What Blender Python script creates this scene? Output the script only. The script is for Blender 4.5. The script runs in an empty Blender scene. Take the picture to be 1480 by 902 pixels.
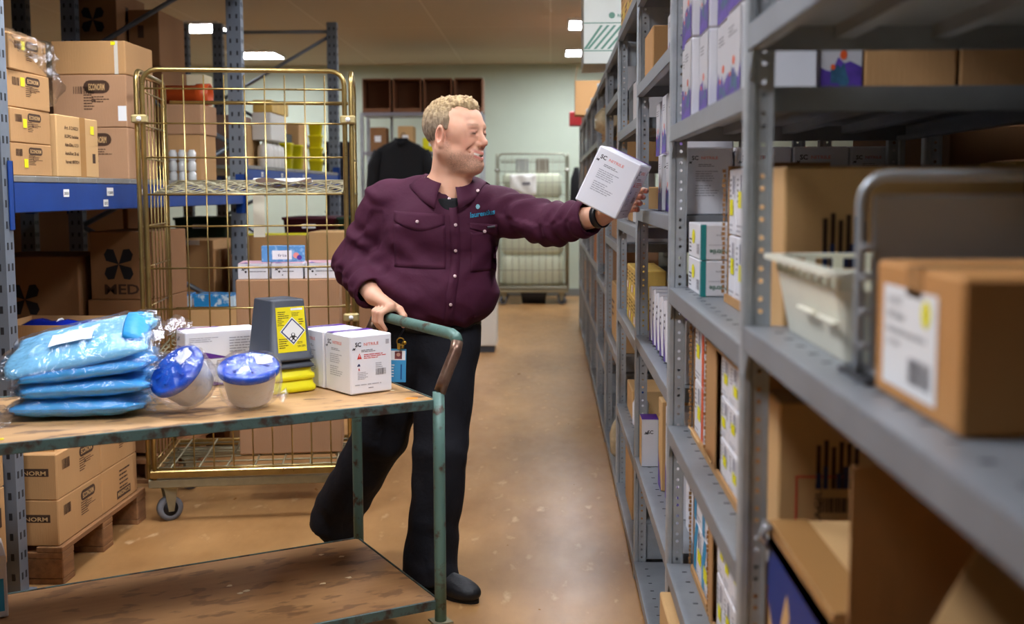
import bpy, math, random
import numpy as np
from mathutils import Vector, Matrix
SC = bpy.context.scene
COL = SC.collection
PI = math.pi
rnd = random.Random(11)

# ------------------------------------------------------------------ materials
MATS = {}
def lin(c):
    return tuple(((v/255.0)/12.92 if v/255.0 <= .04045 else ((v/255.0+.055)/1.055)**2.4) for v in c)

def mat(name, col, rough=.6, metal=0.0, var=0.0, scale=8.0, bump=0.0, bscale=60.0, col2=None, thr=None,
        spec=.5, alpha=1.0, trans=0.0, emit=0.0, stretch=None, coat=0.0, sss=0.0, ior=1.45, rvar=0.0):
    if name in MATS: return MATS[name]
    m = bpy.data.materials.new(name); m.use_nodes = True
    nt = m.node_tree; N = nt.nodes; L = nt.links
    b = N['Principled BSDF']
    c = lin(col)
    b.inputs['Base Color'].default_value = (*c, 1)
    b.inputs['Roughness'].default_value = rough
    b.inputs['Metallic'].default_value = metal
    b.inputs['Specular IOR Level'].default_value = spec
    b.inputs['IOR'].default_value = ior
    b.inputs['Coat Weight'].default_value = coat
    if trans: b.inputs['Transmission Weight'].default_value = trans
    if alpha < 1: b.inputs['Alpha'].default_value = alpha
    if sss:
        b.inputs['Subsurface Weight'].default_value = sss
        b.inputs['Subsurface Radius'].default_value = (.012, .005, .003)
        b.inputs['Subsurface Scale'].default_value = 1.0
    if emit:
        b.inputs['Emission Color'].default_value = (*c, 1)
        b.inputs['Emission Strength'].default_value = emit
    if var or bump or col2 or rvar:
        tc = N.new('ShaderNodeTexCoord'); mp = N.new('ShaderNodeMapping')
        L.new(tc.outputs['Object'], mp.inputs['Vector'])
        if stretch: mp.inputs['Scale'].default_value = stretch
        n1 = N.new('ShaderNodeTexNoise'); n1.inputs['Scale'].default_value = scale
        n1.inputs['Detail'].default_value = 5; n1.inputs['Roughness'].default_value = .6
        L.new(mp.outputs[0], n1.inputs['Vector'])
        if col2 or var:
            rp = N.new('ShaderNodeValToRGB')
            lo, hi = thr if thr else (.3, .7)
            rp.color_ramp.elements[0].position = lo; rp.color_ramp.elements[1].position = hi
            if col2:
                rp.color_ramp.elements[0].color = (*c, 1); rp.color_ramp.elements[1].color = (*lin(col2), 1)
            else:
                rp.color_ramp.elements[0].color = (*[v*(1-var) for v in c], 1)
                rp.color_ramp.elements[1].color = (*[min(1, v*(1+var)) for v in c], 1)
            L.new(n1.outputs['Fac'], rp.inputs['Fac']); L.new(rp.outputs['Color'], b.inputs['Base Color'])
        if rvar:
            mr = N.new('ShaderNodeMapRange'); mr.inputs['To Min'].default_value = max(.02, rough-rvar); mr.inputs['To Max'].default_value = min(1, rough+rvar)
            L.new(n1.outputs['Fac'], mr.inputs['Value']); L.new(mr.outputs[0], b.inputs['Roughness'])
        if bump:
            n2 = N.new('ShaderNodeTexNoise'); n2.inputs['Scale'].default_value = bscale; n2.inputs['Detail'].default_value = 4
            L.new(mp.outputs[0], n2.inputs['Vector'])
            bp = N.new('ShaderNodeBump'); bp.inputs['Strength'].default_value = min(1, bump); bp.inputs['Distance'].default_value = .01
            L.new(n2.outputs['Fac'], bp.inputs['Height']); L.new(bp.outputs[0], b.inputs['Normal'])
    MATS[name] = m
    return m

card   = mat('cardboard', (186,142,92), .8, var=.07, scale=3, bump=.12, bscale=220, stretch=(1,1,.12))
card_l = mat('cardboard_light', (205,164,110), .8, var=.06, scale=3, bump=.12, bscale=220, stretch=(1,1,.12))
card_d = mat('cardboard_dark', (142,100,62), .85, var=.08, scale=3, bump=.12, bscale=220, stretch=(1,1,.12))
card_p = mat('cardboard_pinkish', (178,136,100), .8, var=.06, scale=3, bump=.12, bscale=220, stretch=(1,1,.12))
flute  = mat('cardboard_cut_edge', (160,118,74), .9, var=.25, scale=260)
white  = mat('white_board', (232,232,236), .45, var=.02, scale=4)
white_g= mat('greyish_white_board', (205,200,198), .5, var=.03, scale=4)
paper  = mat('paper_white', (238,238,236), .6)
ink    = mat('black_ink', (28,26,28), .7)
inkg   = mat('grey_ink', (120,118,122), .7)
inkl   = mat('pale_grey_ink', (176,176,182), .7)
inkb   = mat('brown_ink', (70,46,28), .8)
inkr   = mat('red_ink', (214,60,52), .6)
inkp   = mat('salmon_ink', (236,150,140), .6)
inknavy= mat('navy_ink', (40,52,96), .6)
purple = mat('purple_print', (92,44,140), .45)
teal   = mat('teal_print', (40,140,140), .45)
tealp  = mat('dark_teal_print', (52,92,116), .45, var=.5, scale=30)
violet = mat('violet_print', (86,60,150), .45, var=.45, scale=26)
bluepr = mat('blue_print', (44,150,200), .45)
orange = mat('orange_print', (226,92,40), .5)
yellow = mat('yellow_sticker', (240,232,20), .5)
greenp = mat('green_print', (92,134,116), .6)
greenw = mat('greenish_white_board', (204,208,200), .6, var=.03)
tape   = mat('clear_brown_tape', (178,132,80), .18, spec=.6)
jarw   = mat('jar_white_glass',(236,238,234),.15,trans=.3,spec=.6)
tape_w = mat('pale_tape', (214,206,190), .2, spec=.6)
steel  = mat('galvanised_steel', (178,184,188), .38, .35, var=.14, scale=14, rvar=.1)
steel_d= mat('galvanised_shelf_steel', (144,149,154), .42, .3, var=.12, scale=9, rvar=.1)
steel_w= mat('painted_lilac_grey_steel', (150,148,156), .42, .3, var=.06, scale=9)
darkst = mat('dark_steel', (52,54,58), .5, .4)
blue_s = mat('blue_painted_steel', (14,62,140), .42, .1, var=.12, scale=5)
brass  = mat('yellow_zinc_steel', (172,148,92), .30, .9, var=.14, scale=16, rvar=.08)
zinc   = mat('pale_zinc_steel', (160,154,126), .5, .7, var=.12, scale=16)
rubber = mat('grey_rubber', (110,112,116), .7)
blackp = mat('black_plastic', (24,24,27), .45)
dkgrey = mat('dark_grey_plastic', (66,70,78), .42, var=.05, scale=8, bump=.05, bscale=300)
midgry = mat('grey_plastic', (92,98,102), .5, var=.04, scale=5)
yelp   = mat('yellow_plastic', (232,222,18), .4)
cream  = mat('cream_plastic', (236,234,214), .45, var=.03, scale=5)
pvc    = mat('orange_plastic_pipe', (206,84,32), .4)
woodp  = mat('pallet_wood', (140,98,60), .85, var=.25, scale=5, stretch=(8,1,8), bump=.2, bscale=40)
blackc = mat('black_cloth', (12,12,15), .9, bump=.2, bscale=90)

# ------------------------------------------------------------------ mesh building
class MB:
    def __init__(s): s.v=[]; s.f=[]; s.m=[]; s.sm=[]
    def add(s, vs, fs, mi=0, smooth=False):
        o=len(s.v); s.v.extend([tuple(v) for v in vs])
        for f in fs: s.f.append(tuple(i+o for i in f)); s.m.append(mi); s.sm.append(smooth)
        return s
    def box(s, x0,x1,y0,y1,z0,z1, mi=0, M=None):
        vs=[(x,y,z) for z in (z0,z1) for y in (y0,y1) for x in (x0,x1)]
        if M is not None: vs=[M@Vector(v) for v in vs]
        return s.add(vs,[(0,2,3,1),(4,5,7,6),(0,1,5,4),(2,6,7,3),(0,4,6,2),(1,3,7,5)],mi)
    def cbox(s, x0,x1,y0,y1,z0,z1, c=.003, mi=0, M=None):
        P={}; vs=[]
        X=(x0,x1);Y=(y0,y1);Z=(z0,z1); sg=(1,-1)
        for k in range(2):
            for j in range(2):
                for i in range(2):
                    a=(X[i],Y[j],Z[k])
                    for ax in range(3):      # vertex lying on the face normal to ax
                        p=list(a); 
                        for q,(idx) in enumerate((i,j,k)):
                            if q!=ax: p[q]=a[q]+sg[idx]*c
                        P[(i,j,k,ax)]=len(vs); vs.append(tuple(p))
        F=[]
        for k in range(2): F.append([P[(0,0,k,2)],P[(1,0,k,2)],P[(1,1,k,2)],P[(0,1,k,2)]])
        for j in range(2): F.append([P[(0,j,0,1)],P[(1,j,0,1)],P[(1,j,1,1)],P[(0,j,1,1)]])
        for i in range(2): F.append([P[(i,0,0,0)],P[(i,1,0,0)],P[(i,1,1,0)],P[(i,0,1,0)]])
        for a in range(2):
            for b in range(2):
                F.append([P[(0,a,b,1)],P[(1,a,b,1)],P[(1,a,b,2)],P[(0,a,b,2)]])
                F.append([P[(a,0,b,0)],P[(a,1,b,0)],P[(a,1,b,2)],P[(a,0,b,2)]])
                F.append([P[(a,b,0,0)],P[(a,b,1,0)],P[(a,b,1,1)],P[(a,b,0,1)]])
        for k in range(2):
            for j in range(2):
                for i in range(2): F.append([P[(i,j,k,0)],P[(i,j,k,1)],P[(i,j,k,2)]])
        cen=Vector(((x0+x1)/2,(y0+y1)/2,(z0+z1)/2)); G=[]
        for f in F:
            a,b,d=(Vector(vs[i]) for i in f[:3])
            n=(b-a).cross(d-a); ctr=sum((Vector(vs[i]) for i in f),Vector())/len(f)
            G.append(tuple(f) if n.dot(ctr-cen)>0 else tuple(reversed(f)))
        if M is not None: vs=[M@Vector(v) for v in vs]
        return s.add(vs,G,mi)
    def prism(s, poly, h0, h1, axis='z', mi=0, M=None, caps=True):
        # poly: 2D points; extruded along axis
        n=len(poly)
        def mk(p,h):
            a,b=p
            return {'z':(a,b,h),'y':(a,h,b),'x':(h,a,b)}[axis]
        vs=[mk(p,h0) for p in poly]+[mk(p,h1) for p in poly]
        fs=[(i,(i+1)%n,n+(i+1)%n,n+i) for i in range(n)]
        if caps: fs+= [tuple(reversed(range(n))), tuple(range(n,2*n))]
        if M is not None: vs=[M@Vector(v) for v in vs]
        return s.add(vs,fs,mi)
    def tube(s, pts, r, seg=8, mi=0, cap=True, closed=False):
        pts=[Vector(p) for p in pts]; n=len(pts)
        rr=r if isinstance(r,(list,tuple)) else [r]*n
        vs=[]; up=None
        for i,p in enumerate(pts):
            if closed: t=(pts[(i+1)%n]-pts[i-1]).normalized()
            else:
                a=pts[max(i-1,0)]; b=pts[min(i+1,n-1)]
                t=(b-a).normalized()
            if up is None:
                up=Vector((0,0,1)) if abs(t.z)<.9 else Vector((1,0,0))
            u=(up-t*up.dot(t))
            if u.length<1e-5: u=t.orthogonal()
            u.normalize(); w=t.cross(u); up=u
            for k in range(seg):
                a=2*PI*k/seg
                vs.append(p+(u*math.cos(a)+w*math.sin(a))*rr[i])
        fs=[]
        m=n if closed else n-1
        for i in range(m):
            for k in range(seg):
                a=i*seg+k; b=i*seg+(k+1)%seg; j=((i+1)%n)*seg
                fs.append((a,b,j+(k+1)%seg,j+k))
        if cap and not closed:
            fs.append(tuple(reversed(range(seg)))); fs.append(tuple(range((n-1)*seg,n*seg)))
        return s.add(vs,fs,mi,True)
    def lathe(s, prof, seg=24, mi=0, M=None, cap=True, smooth=True):
        n=len(prof); vs=[]
        for r,z in prof:
            for k in range(seg):
                a=2*PI*k/seg; vs.append(Vector((r*math.cos(a),r*math.sin(a),z)))
        fs=[]
        for i in range(n-1):
            for k in range(seg):
                fs.append((i*seg+k,i*seg+(k+1)%seg,(i+1)*seg+(k+1)%seg,(i+1)*seg+k))
        if cap: fs.append(tuple(reversed(range(seg)))); fs.append(tuple(range((n-1)*seg,n*seg)))
        if M is not None: vs=[M@v for v in vs]
        return s.add(vs,fs,mi,smooth)
    def loft(s, rings, mi=0, smooth=True, cap=True, closed=True):
        n=len(rings[0]); vs=[p for r in rings for p in r]; fs=[]
        for i in range(len(rings)-1):
            for k in range(n if closed else n-1):
                fs.append((i*n+k,i*n+(k+1)%n,(i+1)*n+(k+1)%n,(i+1)*n+k))
        if cap and closed: fs.append(tuple(reversed(range(n)))); fs.append(tuple(range((len(rings)-1)*n,len(rings)*n)))
        return s.add(vs,fs,mi,smooth)
    def mesh(s, name, mats):
        me=bpy.data.meshes.new(name); me.from_pydata([tuple(v) for v in s.v],[],s.f)
        ms=mats if isinstance(mats,(list,tuple)) else [mats]
        for m in ms: me.materials.append(m)
        me.polygons.foreach_set('material_index', s.m)
        me.polygons.foreach_set('use_smooth', s.sm)
        me.update(); return me
    def build(s, name, mats, parent=None, loc=None, rz=0):
        return place(name, s.mesh(name,mats), parent, loc, rz)

def place(name, me, parent=None, loc=None, rz=0):
    o=bpy.data.objects.new(name, me); COL.objects.link(o)
    if parent is not None: o.parent=parent
    if loc is not None: o.location=loc
    if rz: o.rotation_euler=(0,0,rz)
    return o
def tag(o, label=None, cat=None, group=None, kind=None):
    if label: o['label']=label
    if cat: o['category']=cat
    if group: o['group']=group
    if kind: o['kind']=kind
    return o
def empty(name, label, cat, loc=(0,0,0), rz=0, group=None):
    o=bpy.data.objects.new(name,None); COL.objects.link(o); o.location=loc; o.rotation_euler=(0,0,rz)
    o.empty_display_size=.1
    return tag(o,label,cat,group)
def copy_tree(o, loc=None, rz=None, label=None, group=None, parent=None):
    c=o.copy(); COL.objects.link(c)
    if parent is not None: c.parent=parent
    if loc is not None: c.location=loc
    if rz is not None: c.rotation_euler=(0,0,rz)
    if label: c['label']=label
    if group: c['group']=group
    for ch in list(o.children): copy_tree(ch, parent=c)
    return c

# ------------------------------------------------------------------ lettering and printing
_TX={}
def text_mesh(t, bold=False):
    k=(t,bold)
    if k in _TX: return _TX[k]
    cu=bpy.data.curves.new('lettering','FONT'); cu.body=t; cu.size=1; cu.resolution_u=2
    if bold: cu.offset=.022
    o=bpy.data.objects.new('lettering',cu); COL.objects.link(o)
    dg=bpy.context.evaluated_depsgraph_get(); me=bpy.data.meshes.new_from_object(o.evaluated_get(dg))
    vs=[(v.co.x,v.co.y) for v in me.vertices]; fs=[tuple(p.vertices) for p in me.polygons]
    bpy.data.objects.remove(o); bpy.data.meshes.remove(me); bpy.data.curves.remove(cu)
    w=max((v[0] for v in vs),default=1)
    _TX[k]=(vs,fs,w); return _TX[k]

class Print:
    """flat printing that lies on one face of a box (u to the right, v up, seen from outside)"""
    def __init__(s): s.v=[]; s.f=[]; s.m=[]; s.mats=[]
    def _mi(s,m):
        if m not in s.mats: s.mats.append(m)
        return s.mats.index(m)
    def poly(s, pts, m, lift=0):
        o=len(s.v); s.v.extend([(p[0],p[1],lift) for p in pts]); s.f.append(tuple(range(o,o+len(pts)))); s.m.append(s._mi(m)); return s
    def rect(s,u,v,w,h,m,lift=0): return s.poly([(u,v),(u+w,v),(u+w,v+h),(u,v+h)],m,lift)
    def text(s,t,u,v,size,m,bold=False,rot=0,width=None,lift=.0003):
        vs,fs,w=text_mesh(t,bold); k=size; kx=(width/w) if width else size
        c,sn=math.cos(rot),math.sin(rot); o=len(s.v)
        for x,y in vs:
            x*=kx; y*=k; s.v.append((u+x*c-y*sn, v+x*sn+y*c, lift))
        mi=s._mi(m)
        for f in fs: s.f.append(tuple(i+o for i in f)); s.m.append(mi)
        return s
    def bars(s,u,v,w,h,m,n=14,lift=.0003,seed=1):
        r=random.Random(seed); x=0
        while x<w-.001:
            bw=w/n*r.choice((.4,.6,.9)); s.rect(u+x,v,min(bw,w-x),h,m,lift); x+=bw+w/n*r.choice((.35,.5,.7))
        return s
    def lines(s,u,v,w,h,n,m,lift=.0003,seed=2,th=.4):
        r=random.Random(seed); st=h/n
        for i in range(n):
            y=v+h-st*(i+1); x=0; end=w*r.uniform(.55,1)
            while x<end:
                l=w*r.uniform(.08,.25); l=min(l,end-x); s.rect(u+x,y,l,st*th,m,lift); x+=l+w*.025
        return s
    def disc(s,u,v,r,m,lift=.0004,n=14,ry=None):
        return s.poly([(u+r*math.cos(2*PI*k/n),v+(ry or r)*math.sin(2*PI*k/n)) for k in range(n)],m,lift)
    def logo(s,u,v,k,m=None):
        # small running-figure emblem made of four dots and strokes
        m=m or ink
        s.disc(u+.25*k,v+.30*k,.14*k,m); s.disc(u+.55*k,v+.02*k,.16*k,m); s.disc(u+.72*k,v+.34*k,.12*k,m); s.disc(u+.08*k,v+.02*k,.12*k,m)
        s.poly([(u+.1*k,v+.0*k),(u+.62*k,v+.38*k),(u+.72*k,v+.28*k),(u+.22*k,v-.06*k)],m,.0003)
        s.poly([(u+.2*k,v+.3*k),(u+.55*k,v-.1*k),(u+.66*k,v-.02*k),(u+.32*k,v+.38*k)],m,.0003)
        return s
    def empty(s): return not s.f

FACES={'-y':lambda sx,sy,sz:(Matrix(((1,0,0,-sx/2),(0,0,-1,-sy/2),(0,1,0,0),(0,0,0,1))),sx,sz),
       '+y':lambda sx,sy,sz:(Matrix(((-1,0,0,sx/2),(0,0,1,sy/2),(0,1,0,0),(0,0,0,1))),sx,sz),
       '-x':lambda sx,sy,sz:(Matrix(((0,0,-1,-sx/2),(-1,0,0,sy/2),(0,1,0,0),(0,0,0,1))),sy,sz),
       '+x':lambda sx,sy,sz:(Matrix(((0,0,1,sx/2),(1,0,0,-sy/2),(0,1,0,0),(0,0,0,1))),sy,sz),
       'top':lambda sx,sy,sz:(Matrix(((1,0,0,-sx/2),(0,1,0,-sy/2),(0,0,1,sz),(0,0,0,1))),sx,sy)}
def put_print(box, size, face, pr, name='printing', gap=.0006, label=None):
    M,w,h=FACES[face](*size)
    me=bpy.data.meshes.new(name)
    me.from_pydata([tuple(M@Vector((v[0],v[1],v[2]+gap))) for v in pr.v],[],pr.f)
    for m in pr.mats: me.materials.append(m)
    me.polygons.foreach_set('material_index',pr.m); me.update()
    o=place(name,me,box)
    if label: o['label']=label
    return o

def carton_mesh(size, m, taped=True, seam=True, ch=.003):
    sx,sy,sz=size; b=MB(); b.cbox(-sx/2,sx/2,-sy/2,sy/2,0,sz,ch)
    return b.mesh('carton',[m])
def carton(label, loc, size, rz=0, m=None, name='cardboard_box', cat='box', group=None, tp=None, prints=(), taplen=.06, tilt=None):
    """closed carton, loc = middle of its base; prints: (face, Print, part name)"""
    m=m or card
    o=place(name, carton_mesh(size,m,ch=min(.004,min(size)*.03)), None, loc, rz)
    if tilt: o.rotation_euler=(tilt[0],tilt[1],rz)
    tag(o,label,cat,group)
    sx,sy,sz=size
    if tp:    # packing tape over the top seam, down both ends
        b=MB(); w=.024; e=.0008
        if tp=='x':
            b.box(-sx/2-e,sx/2+e,-w,w,sz,sz+e); b.box(-sx/2-e,-sx/2,-w,w,sz-taplen,sz); b.box(sx/2,sx/2+e,-w,w,sz-taplen,sz)
        else:
            b.box(-w,w,-sy/2-e,sy/2+e,sz,sz+e); b.box(-w,w,-sy/2-e,-sy/2,sz-taplen,sz); b.box(-w,w,sy/2,sy/2+e,sz-taplen,sz)
        b.build('tape',[tape],o)
    for p in prints: put_print(o,size,*p)
    return o
def open_carton(label, loc, size, rz=0, m=None, group=None, flaps=(), name='open_cardboard_box', prints=(), t=.004, floor_z=.004, cut=None):
    """open-topped carton: walls with thickness, floor, optional flaps [(side, length, angle)]"""
    m=m or card; sx,sy,sz=size; b=MB()
    b.box(-sx/2,sx/2,-sy/2,sy/2,0,floor_z)
    if cut is None or '-x' not in cut: b.box(-sx/2,-sx/2+t,-sy/2,sy/2,floor_z,sz)
    else: b.box(-sx/2,-sx/2+t,-sy/2,sy/2,floor_z,cut['-x'])
    b.box(sx/2-t,sx/2,-sy/2,sy/2,floor_z,sz)
    b.box(-sx/2+t,sx/2-t,-sy/2,-sy/2+t,floor_z,sz); b.box(-sx/2+t,sx/2-t,sy/2-t,sy/2,floor_z,sz)
    o=b.build(name,[m],None,loc,rz); tag(o,label,'box',group)
    for side,l,a in flaps:
        f=MB(); 
        if side in('-x','+x'):
            sg=-1 if side=='-x' else 1
            M=Matrix.Translation((sg*sx/2,0,sz))@Matrix.Rotation(-sg*a,4,'Y')
            f.box(-t/2,t/2,-sy/2+.004,sy/2-.004,0,l,M=M)
        else:
            sg=-1 if side=='-y' else 1
            M=Matrix.Translation((0,sg*sy/2,sz))@Matrix.Rotation(sg*a*-1,4,'X')
            f.box(-sx/2+.004,sx/2-.004,-t/2,t/2,0,l,M=M)
        f.build('flap',[m],o)
    for p in prints: put_print(o,size,*p)
    return o
# ------------------------------------------------------------------ camera
cam=bpy.data.cameras.new('camera'); camo=bpy.data.objects.new('camera',cam); COL.objects.link(camo)
_f=1600.0; yaw=math.radians(2.0); pit=math.atan(.0907); rol=math.radians(.2)
cam.sensor_width=36; cam.lens=36*_f/1480; cam.shift_y=-29/1480; cam.clip_start=.05
fw=Vector((-math.sin(yaw)*math.cos(pit),math.cos(yaw)*math.cos(pit),-math.sin(pit)))
rt=Vector((math.cos(yaw),math.sin(yaw),0)); up=rt.cross(fw)
r2=rt*math.cos(rol)-up*math.sin(rol); u2=rt*math.sin(rol)+up*math.cos(rol)
camo.matrix_world=Matrix(((r2.x,u2.x,-fw.x,0),(r2.y,u2.y,-fw.y,0),(r2.z,u2.z,-fw.z,1.46),(0,0,0,1)))
cam.dof.use_dof=True; cam.dof.focus_distance=3.85; cam.dof.aperture_fstop=2.8
SC.camera=camo
SC.view_settings.view_transform='Standard'; SC.view_settings.look='None'; SC.view_settings.gamma=1
SC.view_settings.use_curve_mapping=False; SC.view_settings.exposure=0.0
w=bpy.data.worlds.new('world'); SC.world=w; w.use_nodes=True
w.node_tree.nodes['Background'].inputs[0].default_value=(.5,.55,.6,1); w.node_tree.nodes['Background'].inputs[1].default_value=.0

# ------------------------------------------------------------------ room
YB=15.5; XL=-6.6; XR=4.4; YF=-4.6; ZC=3.21
def floor_mat():
    m=bpy.data.materials.new('tan_linoleum'); m.use_nodes=True; nt=m.node_tree; N=nt.nodes; L=nt.links; b=N['Principled BSDF']
    tc=N.new('ShaderNodeTexCoord')
    n=N.new('ShaderNodeTexNoise'); n.inputs['Scale'].default_value=1.3; n.inputs['Detail'].default_value=8; n.inputs['Roughness'].default_value=.65
    mp=N.new('ShaderNodeMapping'); mp.inputs['Scale'].default_value=(1.6,.7,1); L.new(tc.outputs['Object'],mp.inputs[0]); L.new(mp.outputs[0],n.inputs['Vector'])
    r=N.new('ShaderNodeValToRGB'); r.color_ramp.elements[0].position=.3; r.color_ramp.elements[1].position=.72
    r.color_ramp.elements[0].color=(*lin((146,104,60)),1); r.color_ramp.elements[1].color=(*lin((190,146,94)),1)
    L.new(n.outputs['Fac'],r.inputs['Fac'])
    # scattered scuffs
    v=N.new('ShaderNodeTexNoise'); v.inputs['Scale'].default_value=9; v.inputs['Detail'].default_value=6
    L.new(mp.outputs[0],v.inputs['Vector'])
    r2=N.new('ShaderNodeValToRGB'); r2.color_ramp.elements[0].position=.62; r2.color_ramp.elements[1].position=.75
    r2.color_ramp.elements[0].color=(0,0,0,1); r2.color_ramp.elements[1].color=(1,1,1,1); L.new(v.outputs['Fac'],r2.inputs['Fac'])
    mx=N.new('ShaderNodeMixRGB'); mx.inputs[2].default_value=(*lin((206,172,128)),1); L.new(r2.outputs[0],mx.inputs[0]); L.new(r.outputs[0],mx.inputs[1])
    L.new(mx.outputs[0],b.inputs['Base Color'])
    mr=N.new('ShaderNodeMapRange'); mr.inputs['To Min'].default_value=.22; mr.inputs['To Max'].default_value=.42; L.new(v.outputs['Fac'],mr.inputs['Value']); L.new(mr.outputs[0],b.inputs['Roughness'])
    b.inputs['Specular IOR Level'].default_value=.45
    return m
b=MB(); b.box(XL,XR,YF,YB,-.08,0); tag(b.build('floor',[floor_mat()]),kind='structure')
def ceil_mat():
    m=bpy.data.materials.new('ceiling_tiles'); m.use_nodes=True; nt=m.node_tree; N=nt.nodes; L=nt.links; b=N['Principled BSDF']
    tc=N.new('ShaderNodeTexCoord'); br=N.new('ShaderNodeTexBrick'); br.offset=0; br.inputs['Scale'].default_value=1
    br.inputs['Brick Width'].default_value=1.2; br.inputs['Row Height'].default_value=2.4; br.inputs['Mortar Size'].default_value=.006
    br.inputs['Color1'].default_value=(*lin((186,172,146)),1); br.inputs['Color2'].default_value=(*lin((180,166,140)),1); br.inputs['Mortar'].default_value=(*lin((206,196,172)),1)
    L.new(tc.outputs['Object'],br.inputs['Vector']); L.new(br.outputs['Color'],b.inputs['Base Color']); b.inputs['Roughness'].default_value=.85
    return m
b=MB(); b.box(XL,XR,YF,YB,ZC,ZC+.1); tag(b.build('ceiling',[ceil_mat()]),kind='structure')
wallg=mat('pale_green_wall',(196,208,190),.8,var=.03,scale=2)
wallw=mat('white_wall',(150,146,134),.8,var=.03,scale=2)
for nm,a,m in (('wall_back',(XL,XR,YB,YB+.12,0,ZC),wallg),('wall_front',(XL,XR,YF-.12,YF,0,ZC),wallw),('wall_left',(XL-.12,XL,YF,YB,0,ZC),wallw),('wall_right',(XR,XR+.12,YF,YB,0,ZC),mat('grey_brown_wall',(96,90,82),.8))):
    b=MB(); b.box(*a); tag(b.build(nm,[m]),kind='structure')
b=MB(); b.box(XL,XR,YB-.014,YB,0,.1); tag(b.build('baseboard_back',[mat('grey_skirting',(120,122,118),.5)]),kind='structure')

# ------------------------------------------------------------------ ceiling lights
lamp=mat('lit_light_panel',(242,245,255),.5,emit=60)
frame_w=mat('white_lamp_frame',(230,230,226),.5)
def make_light():
    e=empty('ceiling_light','x','light')
    b=MB(); hx,hy=.31,.31
    for a in ((-hx,hx,-hy,-hy+.02),(-hx,hx,hy-.02,hy),(-hx,-hx+.02,-hy+.02,hy-.02),(hx-.02,hx,-hy+.02,hy-.02)): b.box(*a,-.03,0)
    b.build('frame',[frame_w],e)
    b=MB(); b.box(-hx+.02,hx-.02,-hy+.02,hy-.02,-.022,-.004); b.build('diffuser',[lamp],e)
    return e
L0=make_light(); first=True
WH=('farthest of its row, nearest the green wall','second from the green wall','third from the green wall','fourth from the green wall','fifth from the green wall','sixth from the green wall','just behind the camera','last one behind the camera')
YS_=(14.1,11.75,9.4,7.05,4.7,2.35,0.0,-2.35)
spots=[(.49,y,'over the shelving, '+WH[i]) for i,y in enumerate(YS_) if i<6]+[(-3.72,y,'over the blue racks, '+WH[i]) for i,y in enumerate(YS_) if i<2]+[(x,y,('added as fill over the trolley aisle, above the golden cage','added as fill over the aisle, above the near end of the shelving','added as fill over the aisle, just behind the camera')[i]) for i,(x,y) in enumerate(((-1.5,3.9),(-1.05,1.3)))]  # the aisle panels are added fill light, outside the two rows
for i,(x,y,t) in enumerate(spots):
    if i==0: L0.location=(x,y,ZC-.001); L0['label']='lit ceiling panel '+t; L0['group']='ceiling light panels'
    else: copy_tree(L0,(x,y,ZC-.001),0,'lit ceiling panel '+t,'ceiling light panels')
# ------------------------------------------------------------------ galvanised shelving along the right of the aisle
XS0,XS1=.314,.925
PY=[.66,1.81,2.94,4.08,5.23,6.38,7.53,8.68,9.83,10.98,12.13]
def post_mesh(mir):
    b=MB(); H=2.18; sx=-1 if mir else 1
    def X(v): return sx*v
    nose=[(0,.004),(.004,0),(.014,0),(.018,.004),(.018,.028),(.014,.032),(.004,.032),(0,.028)]
    nose=[(X(a),c) for a,c in nose]
    if mir: nose=nose[::-1]
    b.prism(nose,0,H)
    lip=[(.040,.0),(.045,.0),(.045,.022),(.0435,.022),(.0435,.004),(.040,.004)]; lip=[(X(a),c) for a,c in lip]
    if mir: lip=lip[::-1]
    b.prism(lip,0,H)
    y=.004; a0,a1=.018,.040; z=0; cx=.029; k=8; r=.0042
    while z<H-.04:
        for zc,h in ((.0135,.025),(.0335,.025)):
            zz=z+(0 if zc<.02 else .025); zc=z+zc
            ring=[(cx+r*math.cos(2*PI*i/k+PI/8),zc+r*math.sin(2*PI*i/k+PI/8)) for i in range(k)]
            sq=[(a1,zc),(a1,zz+h),(cx,zz+h),(a0,zz+h),(a0,zc),(a0,zz),(cx,zz),(a1,zz)]
            # align: ring index i at angle 22.5+45i ; outer index i at angle 45i
            vs=[(X(p[0]),y,p[1]) for p in ring]+[(X(p[0]),y,p[1]) for p in sq]
            fs=[]
            for i in range(k):
                j=(i+1)%k
                fs.append((i,8+(i+1)%8,j)); fs.append((i,8+i,8+(i+1)%8))
            b.add(vs,fs)
        z+=.05
    b.box(min(X(a0),X(a1)),max(X(a0),X(a1)),y-.0005,y+.0005,z,H)
    b.box(min(X(0),X(.045)),max(X(0),X(.045)),0,.03,0,.012)
    return b.mesh('post',[steel])
POSTF,POSTB=post_mesh(False),post_mesh(True)
def shelf_mesh(L):
    b=MB(); t=.0018; h=.04; w=XS1-XS0
    b.box(.001,w-.001,0,L,-t,0)
    for a,c,d in ((0,t,.022),(w-t,w,-.022)):
        b.box(a,c,0,L,-h,-t)
        b.box(min(a,a+d),max(c,a+d),0,L,-h,-h+t)
        q=a+d; b.box(q-t/2,q+t/2,0,L,-h+t,-h+.012)
    b.box(t,w-t,0,t,-h,-t); b.box(t,w-t,L-t,L,-h,-t)
    for s in (.25,.5,.75): b.box(w*s-.015,w*s+.015,t,L-t,-.022,-t)
    n=int(L/.075)
    for i in range(n):
        y=.05+i*.075; b.box(.035,.047,y,y+.006,0,.0006,1)
    for y0 in (.0,L-.03):     # gusset clips below the corners
        b.prism([(y0,-h),(y0+.03,-h),(y0+(.03 if y0 else 0),-h-.045)] ,.004,.006,'x')
    for s in (.0,):
        b.box(.0,.0006,L-.03,L-.026,-.03,-.01,0)
    return b.mesh('shelf',[steel_w if False else steel_d,darkst])
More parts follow.
